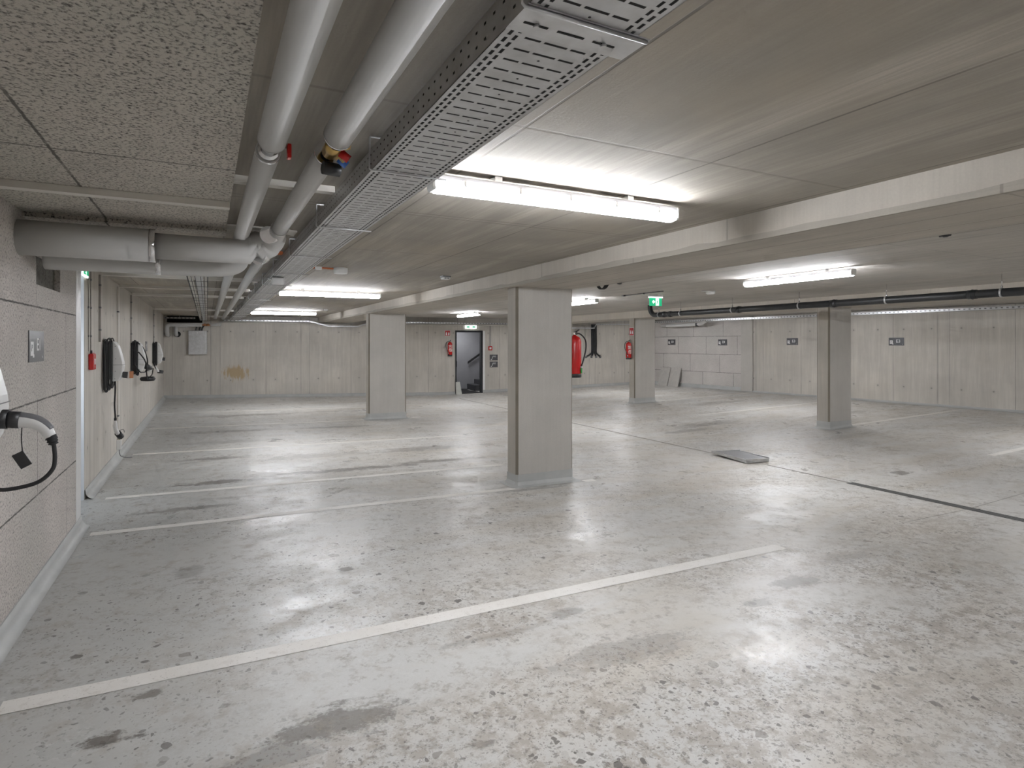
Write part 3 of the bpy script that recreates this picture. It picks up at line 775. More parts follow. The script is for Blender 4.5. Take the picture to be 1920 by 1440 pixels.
# small lagged pipes turning into the end wall
t = thing('wall_pipe', 'grey lagged pipe bending down into the end wall opening', 'pipe', far(-.5, .22, 2.13), FRZ)
mb = MB(); mb.ring_tube([(.62, 0, .0), (.9, .0, .02)], .045, 20); mb.ring_tube([(.40, 0, 0)] + [(-.40, 0, 0)] + arc((-.40, 0, -.09), PI / 2, PI, .09, (1, 0, 0), (0, 0, 1))[1:] + [(-.49, 0, -.22)] + [(-.49, .05, -.29), (-.49, .2, -.30)], .055, 20)
mb.build('jacket', M_lag, t)
mb = MB(); mb.cyl((.40, 0, 0), (.62, 0, 0), .02, 12); mb.cyl((.47, 0, -.03), (.47, 0, .04), .035, 12); mb.cyl((.55, 0, -.03), (.55, 0, .04), .035, 12); mb.build('valve_body', M_copper, t)
t = thing('wall_pipe', 'second grey pipe elbow dropping beside the first at the end wall', 'pipe', far(-.78, .12, 2.10), FRZ)
mb = MB(); mb.ring_tube(smooth([(.3, 0, 0), (.05, 0, 0), (0, 0, -.05), (0, 0, -.22), (0, .10, -.27)], 5), .05, 20); mb.build('jacket', M_lag, t)
mb = MB(); mb.cyl((.02, .07, -.24), (.02, .115, -.24), .085, 20); mb.build('wall_sleeve', M_dark, t)

# ------------------------------------------------------------------ cable trunking across the ceiling to the chargers
def trunk(y, x0, x1, zc, label, w=.06, h=.035):
    t = thing('cable_trunking', label, 'trunking', ((x0 + x1) / 2, y, zc), 0, 'cream cable trunkings across the ceiling')
    hx = (x1 - x0) / 2
    MB().box(-hx, hx, -w / 2, w / 2, -h, 0).build('channel', M_offwhite, t, .002, 1)
    mb = MB(); mb.box(-hx, hx, -w / 2 - .001, w / 2 + .001, -h - .003, -h + .002); mb.build('lid', M_offwhite, t)
    return t
trunk(3.62, -.96, .112, 2.36, 'cream trunking running across the speckled ceiling boards', .062, .032)
trunk(3.22, .118, .60, ZC, 'white trunking stub between boards and cable tray, over both pipes', .055, .03)
trunk(8.25, -1.08, .58, ZC, 'cream trunking across the ceiling just past the thick branch pipes', .10, .035)
trunk(9.85, -1.08, .58, ZC, 'cream trunking across the ceiling, second beyond the branch pipes', .10, .035)
trunk(11.4, -1.08, .58, ZC, 'cream trunking across the ceiling, third beyond the branch pipes', .10, .035)
trunk(16.0, -1.08, .58, ZC, 'cream trunking across the ceiling closest to the end wall', .10, .035)
def wall_conduit(y, z0, z1, w, label, mat=M_offwhite):
    t = thing('wall_conduit', label, 'conduit', (-1.1, y, z0), LRZ)
    MB().box(-w / 2, w / 2, -min(.022, w), 0, 0, z1 - z0).build('channel', mat, t, .003, 1)
    mb = MB()
    for k in range(3):
        z = (z1 - z0) * (k + .5) / 3; mb.box(-w / 2 - .003, w / 2 + .003, -min(.026, w + .003), 0, z, z + .02)
    mb.build('clip', M_grip, t)
    return t
wall_conduit(7.48, 1.50, 2.40, .009, 'thin conduit dropping to the red call point, outer one', M_condg)
wall_conduit(7.62, 1.50, 2.40, .009, 'thin conduit dropping to the red call point, inner one', M_condg)
wall_conduit(8.17, 1.60, 2.37, .022, 'slim conduit above the charger with the hanging plug', M_condg)
wall_conduit(9.72, .22, 2.37, .07, 'tall cream trunking from ceiling down to the small floor box')
wall_conduit(11.3, 1.60, 2.37, .025, 'slim conduit above the charger with looped cables', M_condg)
wall_conduit(15.9, 1.60, 2.37, .05, 'slim conduit above the charger nearest the end wall', M_condg)
# cable on the floor box
t = thing('floor_cable_box', 'small grey box with a cable tail at the foot of the trunking', 'junction box', (-1.1, 9.66, .10), LRZ)
MB().box(-.03, .03, -.055, 0, .03, .16).build('housing', M_white, t, .006)
MB().ring_tube(smooth([(0, -.03, .03), (0, -.035, -.03), (.02, -.06, -.075), (.02, -.13, -.092), (.03, -.18, -.092)], 5), .005, 8).build('cable_tail', M_grip, t)
mb = MB(); mb.cyl((-.01, -.03, .16), (-.015, -.04, .20), .004, 6); mb.cyl((.01, -.03, .16), (.02, -.03, .205), .004, 6); mb.build('wire_end', plain('yellow_green_wire', (.45, .45, .05), .5), t)

# ------------------------------------------------------------------ wall chargers
def plug(t, pts_dir, name='charging_plug'): pass
def charger(wx, y, label):
    t = thing('wall_charger', label, 'car charger', (wx, y, 0), LRZ)
    # back plate and cable drum behind the body
    MB().box(-.085, .085, -.095, -.0, 1.15, 1.60).build('mount', M_black, t, .01)
    prof = [(-.095, 1.125), (-.155, 1.135), (-.185, 1.19), (-.205, 1.305), (-.200, 1.36), (-.178, 1.46), (-.150, 1.56), (-.118, 1.605), (-.095, 1.61)]
    mb = MB(); mb.prism(prof, 'x', -.098, .098)
    b = mb.build('body', M_white, t, .018, 3)
    mb = MB(); mb.box(-.099, .099, -.2065, -.10, 1.325, 1.329); mb.build('seam', M_grip, b)
    mb = MB(); mb.hexa([(.0992, -.172, 1.44), (.0992, -.178, 1.44), (.0992, -.196, 1.34), (.0992, -.188, 1.34), (.1, -.172, 1.44), (.1, -.178, 1.44), (.1, -.196, 1.34), (.1, -.188, 1.34)])
    tag(mb.build('status_light', M_led, b), 'green status light')
    for sx in (-1, 1):
        mb = MB()
        for (yy, zz) in ((-.125, 1.55), (-.13, 1.40), (-.125, 1.25), (-.12, 1.16)): mb.cyl((sx * .0965, yy, zz), (sx * .0995, yy, zz), .005, 8)
        mb.build('screw', M_grip, b)
    return t
def coil(t, n=6, w=.115, z0=1.09, z1=1.63):
    mb = MB()
    for k in range(n):
        d = -.018 - k * .013 + random.uniform(-.003, .003); a = w + random.uniform(-.012, .02); lo = z0 + random.uniform(-.03, .02); hi = z1 + random.uniform(-.02, .01)
        P = [(-a, d, lo + .1), (-a, d, hi - .08), (-a * .5, d, hi), (a * .5, d, hi), (a, d, hi - .08), (a, d, lo + .1), (a * .5, d, lo), (-a * .5, d, lo)]
        mb.ring_tube(smooth(P, 5, True), .0065, 8, closed=True)
    tag(mb.build('cable_coil', M_rubber, t), 'black cable wound around the mount')
def holster(t, z=1.25):
    mb = MB(); mb.cyl((0, -.15, z), (0, -.235, z - .004), .034, 20); mb.build('holster', M_black, t)

# near charger: plugged connector arching out of its holster
c = charger(-.97, 3.20, 'white wall charger cut by the left picture edge, connector plugged in')
coil(c)
mb = MB(); mb.cyl((0, -.17, 1.262), (0, -.222, 1.258), .041, 24); mb.cyl((0, -.215, 1.258), (0, -.262, 1.252), .036, 24); mb.build('holster', M_black, c)
mb = MB()
P = smooth([(0, -.250, 1.251), (0, -.285, 1.246), (0, -.32, 1.233), (0, -.350, 1.205), (0, -.366, 1.175)], 6)
n = len(P)
mb.ring_tube(P, [.031 - .010 * i / (n - 1) for i in range(n)], 20)
pl = mb.build('charging_plug', M_white, c)
mb = MB(); P2 = [Vector(p) + Vector((0, -.006, .010)) for p in P[:-4]]
mb.ring_tube(P2, [.026 - .009 * i / (n - 1) for i in range(len(P2))], 16); tag(mb.build('grip', M_grip, pl), 'grey rubber grip')
mb = MB(); mb.ring_tube([(0, -.366, 1.178), (0, -.371, 1.165), (0, -.374, 1.150), (0, -.377, 1.138)], [.021, .020, .017, .012], 14)
for k in range(3): mb.cyl((0, -.369 - k * .003, 1.168 - k * .011), (0, -.370 - k * .003, 1.163 - k * .011), .0225 - k * .002, 14)
mb.build('strain_relief', M_rubber, pl)
mb = MB(); mb.ring_tube(smooth([(0, -.377, 1.14), (0, -.381, 1.08), (0, -.372, 1.03), (0, -.33, .985), (0, -.27, .966), (0, -.195, .962), (0, -.12, .99), (0, -.07, 1.05), (0, -.06, 1.13)], 8), .0085, 12); mb.build('cable', M_rubber, c)
mb = MB(); mb.ring_tube(smooth([(0, -.268, 1.225), (0, -.266, 1.17), (0, -.270, 1.115)], 4), .0022, 6); mb.build('tether', M_rubber, c)
mb = MB(); R = Matrix.Translation((0, -.268, 1.082)) @ Matrix.Rotation(math.radians(-28), 4, 'X')
mb.box(-.003, .003, -.021, .021, -.034, .034, R); tag(mb.build('hanging_cap', M_black, c), 'flat black plug cap hanging on a tether')

# second charger: hanging cable with plug at the end
c = charger(-1.1, 8.55, 'white wall charger with its plug hanging low on a straight cable')
coil(c, 6, .16, 1.05, 1.63)
mb = MB(); mb.ring_tube(smooth([(-.20, -.03, 1.58), (-.21, -.035, 1.2), (-.19, -.04, 1.02), (-.14, -.06, 1.04), (-.12, -.06, 1.1)], 6), .009, 8); mb.build('cable', M_rubber, c)
mb = MB(); mb.ring_tube(smooth([(-.06, -.12, 1.13), (-.10, -.125, 1.02), (-.11, -.12, .85), (-.06, -.12, .72), (-.055, -.12, .66)], 6), .0095, 8); mb.build('cable', M_rubber, c)
mb = MB(); mb.ring_tube(smooth([(-.055, -.12, .66), (-.05, -.12, .60), (-.04, -.125, .54), (-.0, -.14, .49)], 4), [.012, .016, .018, .020, .021, .022, .023, .023, .024, .024, .024, .024, .024][:13], 12); pl = mb.build('charging_plug', M_white, c)
mb = MB(); mb.cyl((-.055, -.12, .69), (-.055, -.12, .655), .014, 10); mb.cyl((0, -.14, .495), (.06, -.165, .44), .036, 14); mb.build('plug_head', M_black, pl)
mb = MB(); mb.ring_tube(smooth([(.0, -.14, .52), (.05, -.19, .53), (.07, -.20, .49)], 5), .003, 6); mb.build('tether', M_rubber, pl)
mb = MB(); mb.hexa([(-.04, -.19, 1.24), (.04, -.19, 1.24), (.04, -.19, 1.17), (-.04, -.19, 1.17), (-.035, -.245, 1.235), (.035, -.245, 1.235), (.035, -.235, 1.16), (-.035, -.235, 1.16)]); mb.build('holster', M_black, c)

# third charger: loops of cable in front, connector hooked on
c = charger(-1.1, 11.45, 'white wall charger draped with loose black cable loops')
coil(c, 7, .13, 1.10, 1.62)
mb = MB(); mb.ring_tube(smooth([(-1.1, -.17, 1.55)] and [(-.12, -.10, 1.60), (.0, -.17, 1.5), (.18, -.2, 1.36), (.35, -.2, 1.30), (.62, -.18, 1.22), (.50, -.18, 1.14), (.28, -.18, 1.10), (.0, -.22, 1.16), (-.2, -.20, 1.32), (-.25, -.12, 1.45)], 8), .010, 8)
mb.ring_tube(smooth([(-.1, -.12, 1.58), (.05, -.18, 1.46), (.25, -.2, 1.33), (.52, -.18, 1.24), (.40, -.18, 1.15), (.15, -.18, 1.11), (-.25, -.18, 1.12), (-.5, -.16, 1.14), (-.55, -.10, 1.25)], 8), .010, 8)
mb.build('cable', M_rubber, c)
mb = MB(); mb.ring_tube(smooth([(.1, -.2, 1.14), (.25, -.2, 1.02), (.5, -.2, .96), (1.1, -.17, .965), (1.7, -.17, 1.0), (1.95, -.17, 1.1)], 8), .010, 8); mb.build('cable', M_rubber, c)
mb = MB(); mb.lathe([(.0, .93), (.10, .94), (.12, .975), (.10, 1.01), (0, 1.02)], (.5, -.19, 0), 16); mb.build('round_cap', M_black, c)
mb = MB(); mb.cyl((-.03, -.19, 1.22), (.10, -.25, 1.17), .045, 14); mb.build('holster', M_black, c)
mb = MB(); mb.cyl((.07, -.23, 1.175), (.10, -.26, 1.13), .028, 12); mb.build('charging_plug', M_white, c)
mb = MB(); mb.box(-.28, -.22, -.05, 0, 1.03, 1.14); tag(mb.build('gland_box', plain('orange_gland', (.55, .22, .10), .5), c), 'small orange brown box')
# fourth charger near the end wall
c = charger(-1.1, 15.7, 'white wall charger nearest the end wall, plug hooked beneath it')
coil(c, 6, .13, 1.12, 1.61)
mb = MB(); mb.hexa([(-.04, -.19, 1.27), (.04, -.19, 1.27), (.04, -.19, 1.20), (-.04, -.19, 1.20), (-.035, -.25, 1.265), (.035, -.25, 1.265), (.035, -.24, 1.19), (-.035, -.24, 1.19)]); mb.build('holster', M_black, c)
mb = MB(); mb.ring_tube(smooth([(-.12, -.03, 1.2), (-.13, -.05, 1.08), (-.10, -.07, 1.02)], 5), .010, 8); mb.build('cable', M_rubber, c)
mb = MB(); mb.ring_tube([(-.11, -.06, 1.06), (-.05, -.09, .99), (0, -.12, .94)], [.016, .024, .026], 12); pl = mb.build('charging_plug', M_white, c)
mb = MB(); mb.cyl((0, -.10, .95), (.04, -.2, .93), .038, 12); mb.build('plug_head', M_black, pl)

# ------------------------------------------------------------------ bay signs
def sign(loc, rz, s, label, w=.36, h=.20):
    t = thing('bay_sign', label, 'sign', loc, rz)
    MB().box(-w / 2, w / 2, -.006, 0, -h / 2, h / 2).build('plate', M_sign, t)
    text(s, .112, 'lettering', M_ink, t, .045, -.0068, .008, squeeze=.95, bold=.0012)
    # white charging-bay pictogram with P, and a small arrow mark in the corner
    mb = MB(); mb.box(-.152, -.082, -.0072, -.006, -.058, .030); mb.box(-.098, -.068, -.0072, -.006, -.070, -.050); b = mb.build('pictogram', M_ink, t, .0)
    text('P', .062, 'pictogram_letter', M_sign, b, -.122, -.0080, -.012)
    mb = MB(); mb.prism([(.132, -.062), (.140, -.062), (.150, -.078), (.138, -.074)], 'y', -.0070, -.006); mb.build('corner_mark', M_ink, t)
    return t
sign((-.97, 4.735, 1.562), LRZ, 'E1', 'dark sign reading E1 on the speckled block wall', .36, .197)
sign((-1.1, 14.1, 1.53), LRZ, 'E2', 'narrow dark sign seen edge-on between two far chargers')
sign(rightw(4.18, .014, 1.638), RRZ, 'E3', 'dark E3 sign on bare concrete to the right of the nearer far pillar')
sign(rightw(1.33, .014, 1.650), RRZ, 'E3', 'dark E3 sign on concrete just left of the pillar under the pipe')
sign(rightw(-1.17, .002, 1.632), RRZ, 'E4', 'dark E4 sign on the block wall beside the concrete wall')
sign(rightw(-3.41, .002, 1.645), RRZ, 'E4', 'small dark sign on the block wall above the leaning slabs')

# ------------------------------------------------------------------ fire extinguishers and signs
def extinguisher(loc, rz, label, H=.50, R=.075, hose_side=-1, tip=None, paper=True, hend=None):
    """origin: centre of the base; wall behind at local +y = R+.02"""
    t = thing('fire_extinguisher', label, 'fire extinguisher', loc, rz)
    mb = MB(); mb.lathe([(R * .97, .035), (R, .05), (R, H * .80), (R * .93, H * .86), (R * .70, H * .915), (R * .34, H * .94), (R * .28, H * .955)], (0, 0, 0), 28); mb.build('cylinder', M_red, t)
    mb = MB(); mb.lathe([(R * .9, 0), (R * 1.02, .004), (R * 1.02, .045), (R * .98, .05)], (0, 0, 0), 28); mb.build('base_ring', M_black, t)
    # paper label wrapped on the front
    mb = MB(); n = 12; r2 = R + .0012
    for (za, zb) in ((H * .30, H * .52), (H * .56, H * .74)):
        prev = None
        for i in range(n + 1):
            a = -PI / 2 - .85 + 1.7 * i / n
            v = [mb.bm.verts.new((r2 * math.cos(a), r2 * math.sin(a), za)), mb.bm.verts.new((r2 * math.cos(a), r2 * math.sin(a), zb))]
            if prev: mb.bm.faces.new((prev[0], v[0], v[1], prev[1]))
            prev = v
    g = G('extinguisher_label_print'); 
    n1 = g.noise(g.map((50, 50, 30)), 1, 3, .6)
    lm = g.done(g.mix(g.rg(n1, .46, .54), (.78, .74, .70), (.62, .06, .05)), .4)
    if paper: mb.build('label', lm, t)
    else: mb.bm.free()
    mb = MB(); mb.cyl((0, 0, H * .94), (0, 0, H * 1.02), R * .24, 14); mb.box(-.018, .018, -.045, .02, H * .99, H * 1.02); mb.build('valve', M_chrome, t)
    mb = MB(); mb.hexa([(-.009, -.02, H * 1.01), (.009, -.02, H * 1.01), (.009, .02, H * 1.02), (-.009, .02, H * 1.02), (-.009, -.10, H * 1.07), (.009, -.10, H * 1.07), (.009, -.10, H * 1.085), (-.009, -.10, H * 1.085)]); 
    mb.box(.0, .012, -.075, -.0, H * .975, H * .99)
    mb.build('handle', M_black, t)
    s = hose_side
    mb = MB(); P = smooth([(s * .015, 0, H * .98), (s * (R * .9), -.01, H * .985), (s * (R * 1.75), -.015, H * .86), (s * (R * 1.9), -.015, H * .66), (s * (R * 1.35), -.03, H * .40), hend or (s * (R * .85), -R * .62, H * .22)], 8)
    mb.ring_tube(P, .0095, 10); mb.build('hose', M_rubber, t)
    mb = MB(); q = P[-1]; mb.cyl(q, q + Vector((0, -.0, -.02)), .013, 10); mb.build('nozzle_collar', M_white, t)
    mb = MB(); mb.cyl(q + Vector((0, 0, -.02)), q + Vector((0, 0, -.085)), .013, 10, .010); mb.build('nozzle', tip or M_black, t)
    mb = MB(); mb.box(-.02, .02, R * .6, R + .02, H * .62, H * .72); mb.box(-.02, .02, R * .6, R + .02, H * .1, H * .14); mb.build('wall_bracket', M_galv, t)
    return t
p = far(7.31, .10, 1.17); extinguisher(p, FRZ, 'small red extinguisher on the end wall beside the dark doorway')
extinguisher((10.305, 12.93, 1.155), 0, 'small red extinguisher on the side of the far pillar', .50, .075)
extinguisher((4.065, 6.16, 1.16), 0, 'large red extinguisher with green nozzle peeking from behind the big pillar', .55, .085, 1, M_greendark, False, (.045, -.085, .14))
def fire_sign(loc, rz, label, w=.19, h=.19):
    t = thing('fire_sign', label, 'sign', loc, rz)
    MB().box(-w / 2, w / 2, -.003, 0, -h / 2, h / 2).build('border', M_ink, t)
    MB().box(-w / 2 + .008, w / 2 - .008, -.005, -.002, -h / 2 + .008, h / 2 - .008).build('face', M_redp, t)
    mb = MB()
    mb.prism([(-.060, -.066), (-.018, -.066), (-.018, .0), (-.030, .014), (-.048, .014), (-.060, .0)], 'y', -.0065, -.005)
    mb.prism([(-.05, .020), (-.028, .020), (-.012, .045), (-.045, .035)], 'y', -.0065, -.005)
    mb.prism([(.015, -.066), (.062, -.066), (.066, -.03), (.052, .05), (.040, .0), (.028, .03), (.016, -.02)], 'y', -.0065, -.005)
    mb.build('pictogram', M_ink, t); return t
fire_sign(far(7.25, .0, 1.94), FRZ, 'red square extinguisher sign on the end wall beside the doorway')
fire_sign((10.398, 12.91, 1.92), -PI / 2, 'red extinguisher sign high on the side of the far pillar', .19, .22)
# call point on the left wall and alarm button by the door
t = thing('call_point', 'red fire call box on the wall below two thin conduits', 'alarm', (-1.1, 7.58, 1.39), LRZ)
MB().box(-.085, .085, -.045, 0, -.085, .085).build('housing', M_red, t, .01)
mb = MB(); mb.box(-.03, .03, -.048, -.045, -.03, .03); mb.build('push_plate', M_ink, t)
MB().cyl((-.04, -.02, .085), (-.04, -.02, .12), .010, 10).build('cable_gland', M_black, t)
MB().box(.11, .27, -.004, 0, -.09, .09).build('sign_plate', M_redp, t)
mb = MB(); mb.box(.13, .155, -.005, -.004, -.05, .05); mb.box(.17, .25, -.005, -.004, .03, .07); mb.box(.18, .21, -.005, -.004, -.06, .01); mb.build('sign_pictogram', M_ink, t)
t = thing('call_point', 'small red square alarm button to the right of the doorway', 'alarm', far(8.76, 0, 1.43), FRZ)
MB().box(-.07, .07, -.04, 0, -.07, .07).build('housing', M_red, t, .012)
MB().box(-.035, .035, -.043, -.04, -.035, .035).build('push_plate', M_ink, t)
MB().box(-.009, .009, -.014, 0, .07, .80).build('conduit', M_grip, t)
def stair_sign(z, label, s):
    t = thing('stair_sign', label, 'sign', far(8.89, 0, z), FRZ)
    MB().box(-.145, .145, -.005, 0, -.10, .10).build('plate', M_sign, t)
    mb = MB()
    mb.prism([(-.10, -.085), (-.085, -.085), (-.045, -.03), (-.045, .03), (-.058, .03), (-.058, -.025)], 'y', -.0065, -.005); mb.prism([(-.10, -.085), (-.105, -.05), (-.098, -.05), (-.09, -.08)], 'y', -.0065, -.005)
    mb.build('pictogram', M_ink, t)
    text(s, .075, 'lettering', M_ink, t, .025, -.006, .03, squeeze=.8, bold=0)
    return t
stair_sign(1.11, 'upper of two dark stair signs right of the doorway', 'EXIT')
stair_sign(.87, 'lower of two dark stair signs right of the doorway', 'EXIT')

# exit signs
def run_man(t, x, z, s, y):
    mb = MB()
    for (a, b, w) in (((.0, .16), (.0, .30), .055), ((0, .28), (-.10, .20), .03), ((0, .28), (.09, .24), .03), ((0, .17), (-.08, .06), .04), ((-.08, .06), (-.15, .05), .03), ((0, .17), (.07, .08), .04), ((.07, .08), (.06, -.04), .03)):
        A_, B_ = Vector(a), Vector(b); d = (B_ - A_).normalized(); n_ = Vector((-d.y, d.x)) * w / 2
        mb.prism([((x + q.x * s), (z + q.y * s)) for q in (A_ - n_, B_ - n_, B_ + n_, A_ + n_)], 'y', y - .001, y)
    mb.cyl((x + .01 * s, y - .001, z + .36 * s), (x + .01 * s, y, z + .36 * s), .035 * s, 10)
    return mb
t = thing('exit_sign', 'hanging green exit sign with white arrow above the black pipe', 'exit sign', (7.1, 8.15, ZR))
MB().box(-.15, .15, -.03, .03, -.045, 0).build('lamp_housing', M_white, t, .006)
MB().box(-.145, .145, -.028, .028, -.062, -.045).build('light_bar', M_lit, t)
MB().box(-.14, .14, -.005, .005, -.205, -.062).build('panel', M_green, t)
mb = MB(); mb.box(.0, .07, -.0062, -.005, -.198, -.070); mb.prism([(-.085, -.133), (-.045, -.095), (-.045, -.120), (-.018, -.120), (-.018, -.146), (-.045, -.146), (-.045, -.171)], 'y', -.0062, -.005); mb.build('arrow_and_door', M_lit, t)
run_man(t, .035, -.190, .27, -.0063).build('running_figure', M_green, t)
t = thing('exit_sign', 'glowing green and white exit sign over the dark doorway', 'exit sign', far(8.06, .0, 2.155), FRZ)
MB().box(-.20, .20, -.05, 0, -.055, .055).build('housing', M_lit, t, .006)
mb = MB(); mb.box(-.15, -.05, -.0515, -.05, -.022, .03); mb.box(.05, .15, -.0515, -.05, -.022, .03); mb.build('panel', M_green, t)
run_man(t, 0, -.02, .13, -.0512).build('running_figure', M_green, t)
t = thing('exit_sign', 'small slanting exit sign above the recess in the long wall', 'exit sign', (-1.085, 7.22, 2.34), LRZ)
MB().box(-.16, .16, -.02, .02, .035, .07).build('housing', M_black, t)
MB().box(-.15, .15, -.006, .006, -.09, .035).build('panel', M_lit, t)
MB().box(-.12, .14, -.0075, -.006, -.07, .03).build('green_field', M_green, t)
run_man(t, .0, -.06, .2, -.0085).build('running_figure', M_lit, t)

# ------------------------------------------------------------------ doorway and stairwell
t = thing('door_frame', 'dark anthracite steel door frame standing in the end wall', 'door frame', far(0, 0, 0), FRZ)
tag(t, None, None, None, 'structure'); t.name = 'door_1'
zb = zf(8.0)
def dbox(mb, a, b, c, d, e, f): mb.box(a, b, c, d, e, f); return mb
mb = MB(); dbox(mb, DS0 - .005, DS0 + .045, -.02, .12, zb - .02, DTOP); dbox(mb, DS1 - .075, DS1 + .0, -.02, .12, zb, DTOP); dbox(mb, DS0, DS1, -.02, .12, DTOP - .055, DTOP + .005); mb.build('frame', M_frame, t)
mb = MB(); dbox(mb, DS1 + .0, DS1 + .075, -.03, 0, zb + .12, DTOP); mb.build('white_edging', M_white, t)
mb = MB(); dbox(mb, DS0 + .045, DS0 + .055, -.03, .0, .80, 1.0); mb.build('lock_plate', M_black, t)
# stairwell
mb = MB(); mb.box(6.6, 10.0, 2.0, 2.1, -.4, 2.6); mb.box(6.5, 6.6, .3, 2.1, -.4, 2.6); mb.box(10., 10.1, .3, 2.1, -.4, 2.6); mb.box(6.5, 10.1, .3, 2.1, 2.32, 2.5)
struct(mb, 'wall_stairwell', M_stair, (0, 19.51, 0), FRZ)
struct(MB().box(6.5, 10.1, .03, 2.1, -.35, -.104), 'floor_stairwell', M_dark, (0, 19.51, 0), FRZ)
t = thing('stair_rail', 'dark sloping handrail seen through the open doorway', 'handrail', far(8.93, -1.9, 0), FRZ)
mb = MB(); mb.hexa([(-.42, 0, .83), (.5, 0, 1.45), (.5, .04, 1.45), (-.42, .04, .83), (-.42, 0, .92), (.5, 0, 1.54), (.5, .04, 1.54), (-.42, .04, .92)]); mb.build('rail', M_black, t, .006)
mb = MB(); mb.cyl((-.3, .04, .92), (-.3, .11, .90), .01, 8); mb.cyl((.3, .04, 1.32), (.3, .11, 1.3), .01, 8); mb.build('rail_bracket', M_black, t)
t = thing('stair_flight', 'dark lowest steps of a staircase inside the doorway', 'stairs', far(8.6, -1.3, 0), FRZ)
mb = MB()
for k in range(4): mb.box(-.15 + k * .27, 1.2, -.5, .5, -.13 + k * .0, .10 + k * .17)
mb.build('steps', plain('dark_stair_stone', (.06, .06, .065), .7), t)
la = bpy.data.lights.new('stair_fill', 'AREA'); la.energy = 5; la.size = .6; la.color = (.95, .96, 1)  # unseen area light added to fill the stairwell dimly
lo = bpy.data.objects.new('stair_fill', la); COL.objects.link(lo); lo.location = far(8.0, -1.2, 2.28); lo['kind'] = 'helper'
la2 = bpy.data.lights.new('recess_fill', 'AREA'); la2.energy = 3; la2.size = .3; la2.color = (.88, .94, 1)  # unseen area light added to brighten the recess jamb
lo2 = bpy.data.objects.new('recess_fill', la2); COL.objects.link(lo2); lo2.location = (-1.5, 6.3, 1.3); lo2.rotation_euler = (PI / 2, 0, -.3); lo2['kind'] = 'helper'
# board leaning in the door jamb
t = thing('leaning_board', 'pale narrow board leaning at the foot of the dark door frame', 'board', far(7.60, .05, zf(7.5)), FRZ)
mb = MB(); mb.hexa([(-.075, -.06, .0), (.13, -.06, .0), (.13, -.04, .0), (-.075, -.04, .0), (-.075, -.0, .42), (.065, -.0, .42), (.065, .02, .42), (-.075, .02, .42)]); mb.build('sheet', M_leanboard, t)
# slabs leaning by the block wall
for k, lab in enumerate(('grey slab leaning on the block wall, inner of a pair', 'grey slab leaning on the block wall, outer one with dark edge')):
    s0 = -3.65 + k * .50
    t = thing('leaning_slab', lab, 'slab', rightw(s0, .14, zf(15.0)), RRZ)
    mb = MB(); mb.hexa([(-.23, -.10, .0), (.23, -.10, .0), (.23, -.065, .0), (-.23, -.065, .0), (-.23, .085, .66), (.23, .085, .66), (.23, .12, .66), (-.23, .12, .66)]); mb.build('sheet', M_blocktile, t)

# ------------------------------------------------------------------ end-wall fittings
t = thing('metal_cabinet', 'square zinc steel cabinet on the end wall under the pipes', 'cabinet', far(-.23, .0, 1.62), FRZ)
MB().box(-.235, .235, -.14, 0, -.345, .345).build('housing', M_box, t, .004)
MB().box(-.228, .228, -.150, -.141, -.338, .338).build('door', M_box, t, .004)
MB().cyl((0, -.150, .28), (0, -.158, .28), .018, 14).build('lock', M_ink, t)
for x in (-.05, .05, .11): MB().ring_tube(smooth([(x, -.07, .345), (x + .01, -.07, .42), (x + .05, -.07, .50)], 4), .022, 10).build('conduit', M_black, t)
def tray_seg(name_pts, frame, loc, rz, label, hh=.022, depth=.16, mat=M_traywall):
    t = thing('wall_cable_tray', label, 'cable tray', loc, rz)
    P = name_pts
    mb = MB(); mb2 = MB(); mb3 = MB()
    for (a, za), (b, zb_) in zip(P, P[1:]):
        mb.hexa([(a, -.05 - depth, za - hh), (b, -.05 - depth, zb_ - hh), (b, -.048 - depth, zb_ - hh), (a, -.048 - depth, za - hh), (a, -.05 - depth, za + hh), (b, -.05 - depth, zb_ + hh), (b, -.048 - depth, zb_ + hh), (a, -.048 - depth, za + hh)])
        mb2.hexa([(a, -.05 - depth, za - hh - .001), (b, -.05 - depth, zb_ - hh - .001), (b, -.03, zb_ - hh - .001), (a, -.03, za - hh - .001), (a, -.05 - depth, za - hh + .001), (b, -.05 - depth, zb_ - hh + .001), (b, -.03, zb_ - hh + .001), (a, -.03, za - hh + .001)])
        mb3.hexa([(a, -.032, za - hh), (b, -.032, zb_ - hh), (b, -.03, zb_ - hh), (a, -.03, za - hh), (a, -.032, za + hh), (b, -.032, zb_ + hh), (b, -.03, zb_ + hh), (a, -.03, za + hh)])
    mb.build('perforated_side', mat, t); mb2.build('tray_bottom', M_galv, t); mb3.build('back_side', M_galv, t)
    mb = MB(); x0, x1 = P[0][0], P[-1][0]; x = x0 + .4
    while x < x1 - .2:
        z = next(za + (zb_ - za) * (x - a) / (b - a) for (a, za), (b, zb_) in zip(P, P[1:]) if a <= x <= b)
        mb.box(x - .012, x + .012, -.05 - depth, 0, z - hh - .006, z - hh - .001); mb.cyl((x, -.05 - depth + .02, z), (x, -.05 - depth + .02, z + .1), .005, 6)
        x += 1.2
    mb.build('bracket', M_galv, t)
    return t
tray_seg([(-1.1, 0), (-.30, 0)], None, far(0, .0, 2.33), FRZ, 'short perforated tray in the dark opening above the pipes', .022, .02)
tray_seg([(.45, .0), (2.85, 0), (3.42, -.145), (4.30, -.145), (4.70, -.0), (10.6, 0)], None, far(0, 0, 2.275), FRZ, 'perforated tray along the end wall that dips beneath the beam')
tray_seg([(10.6, 0), (11.0, -.12), (12.72, -.12)], None, far(0, 0, 2.275), FRZ, 'lowered perforated tray beside the black cable bundle')
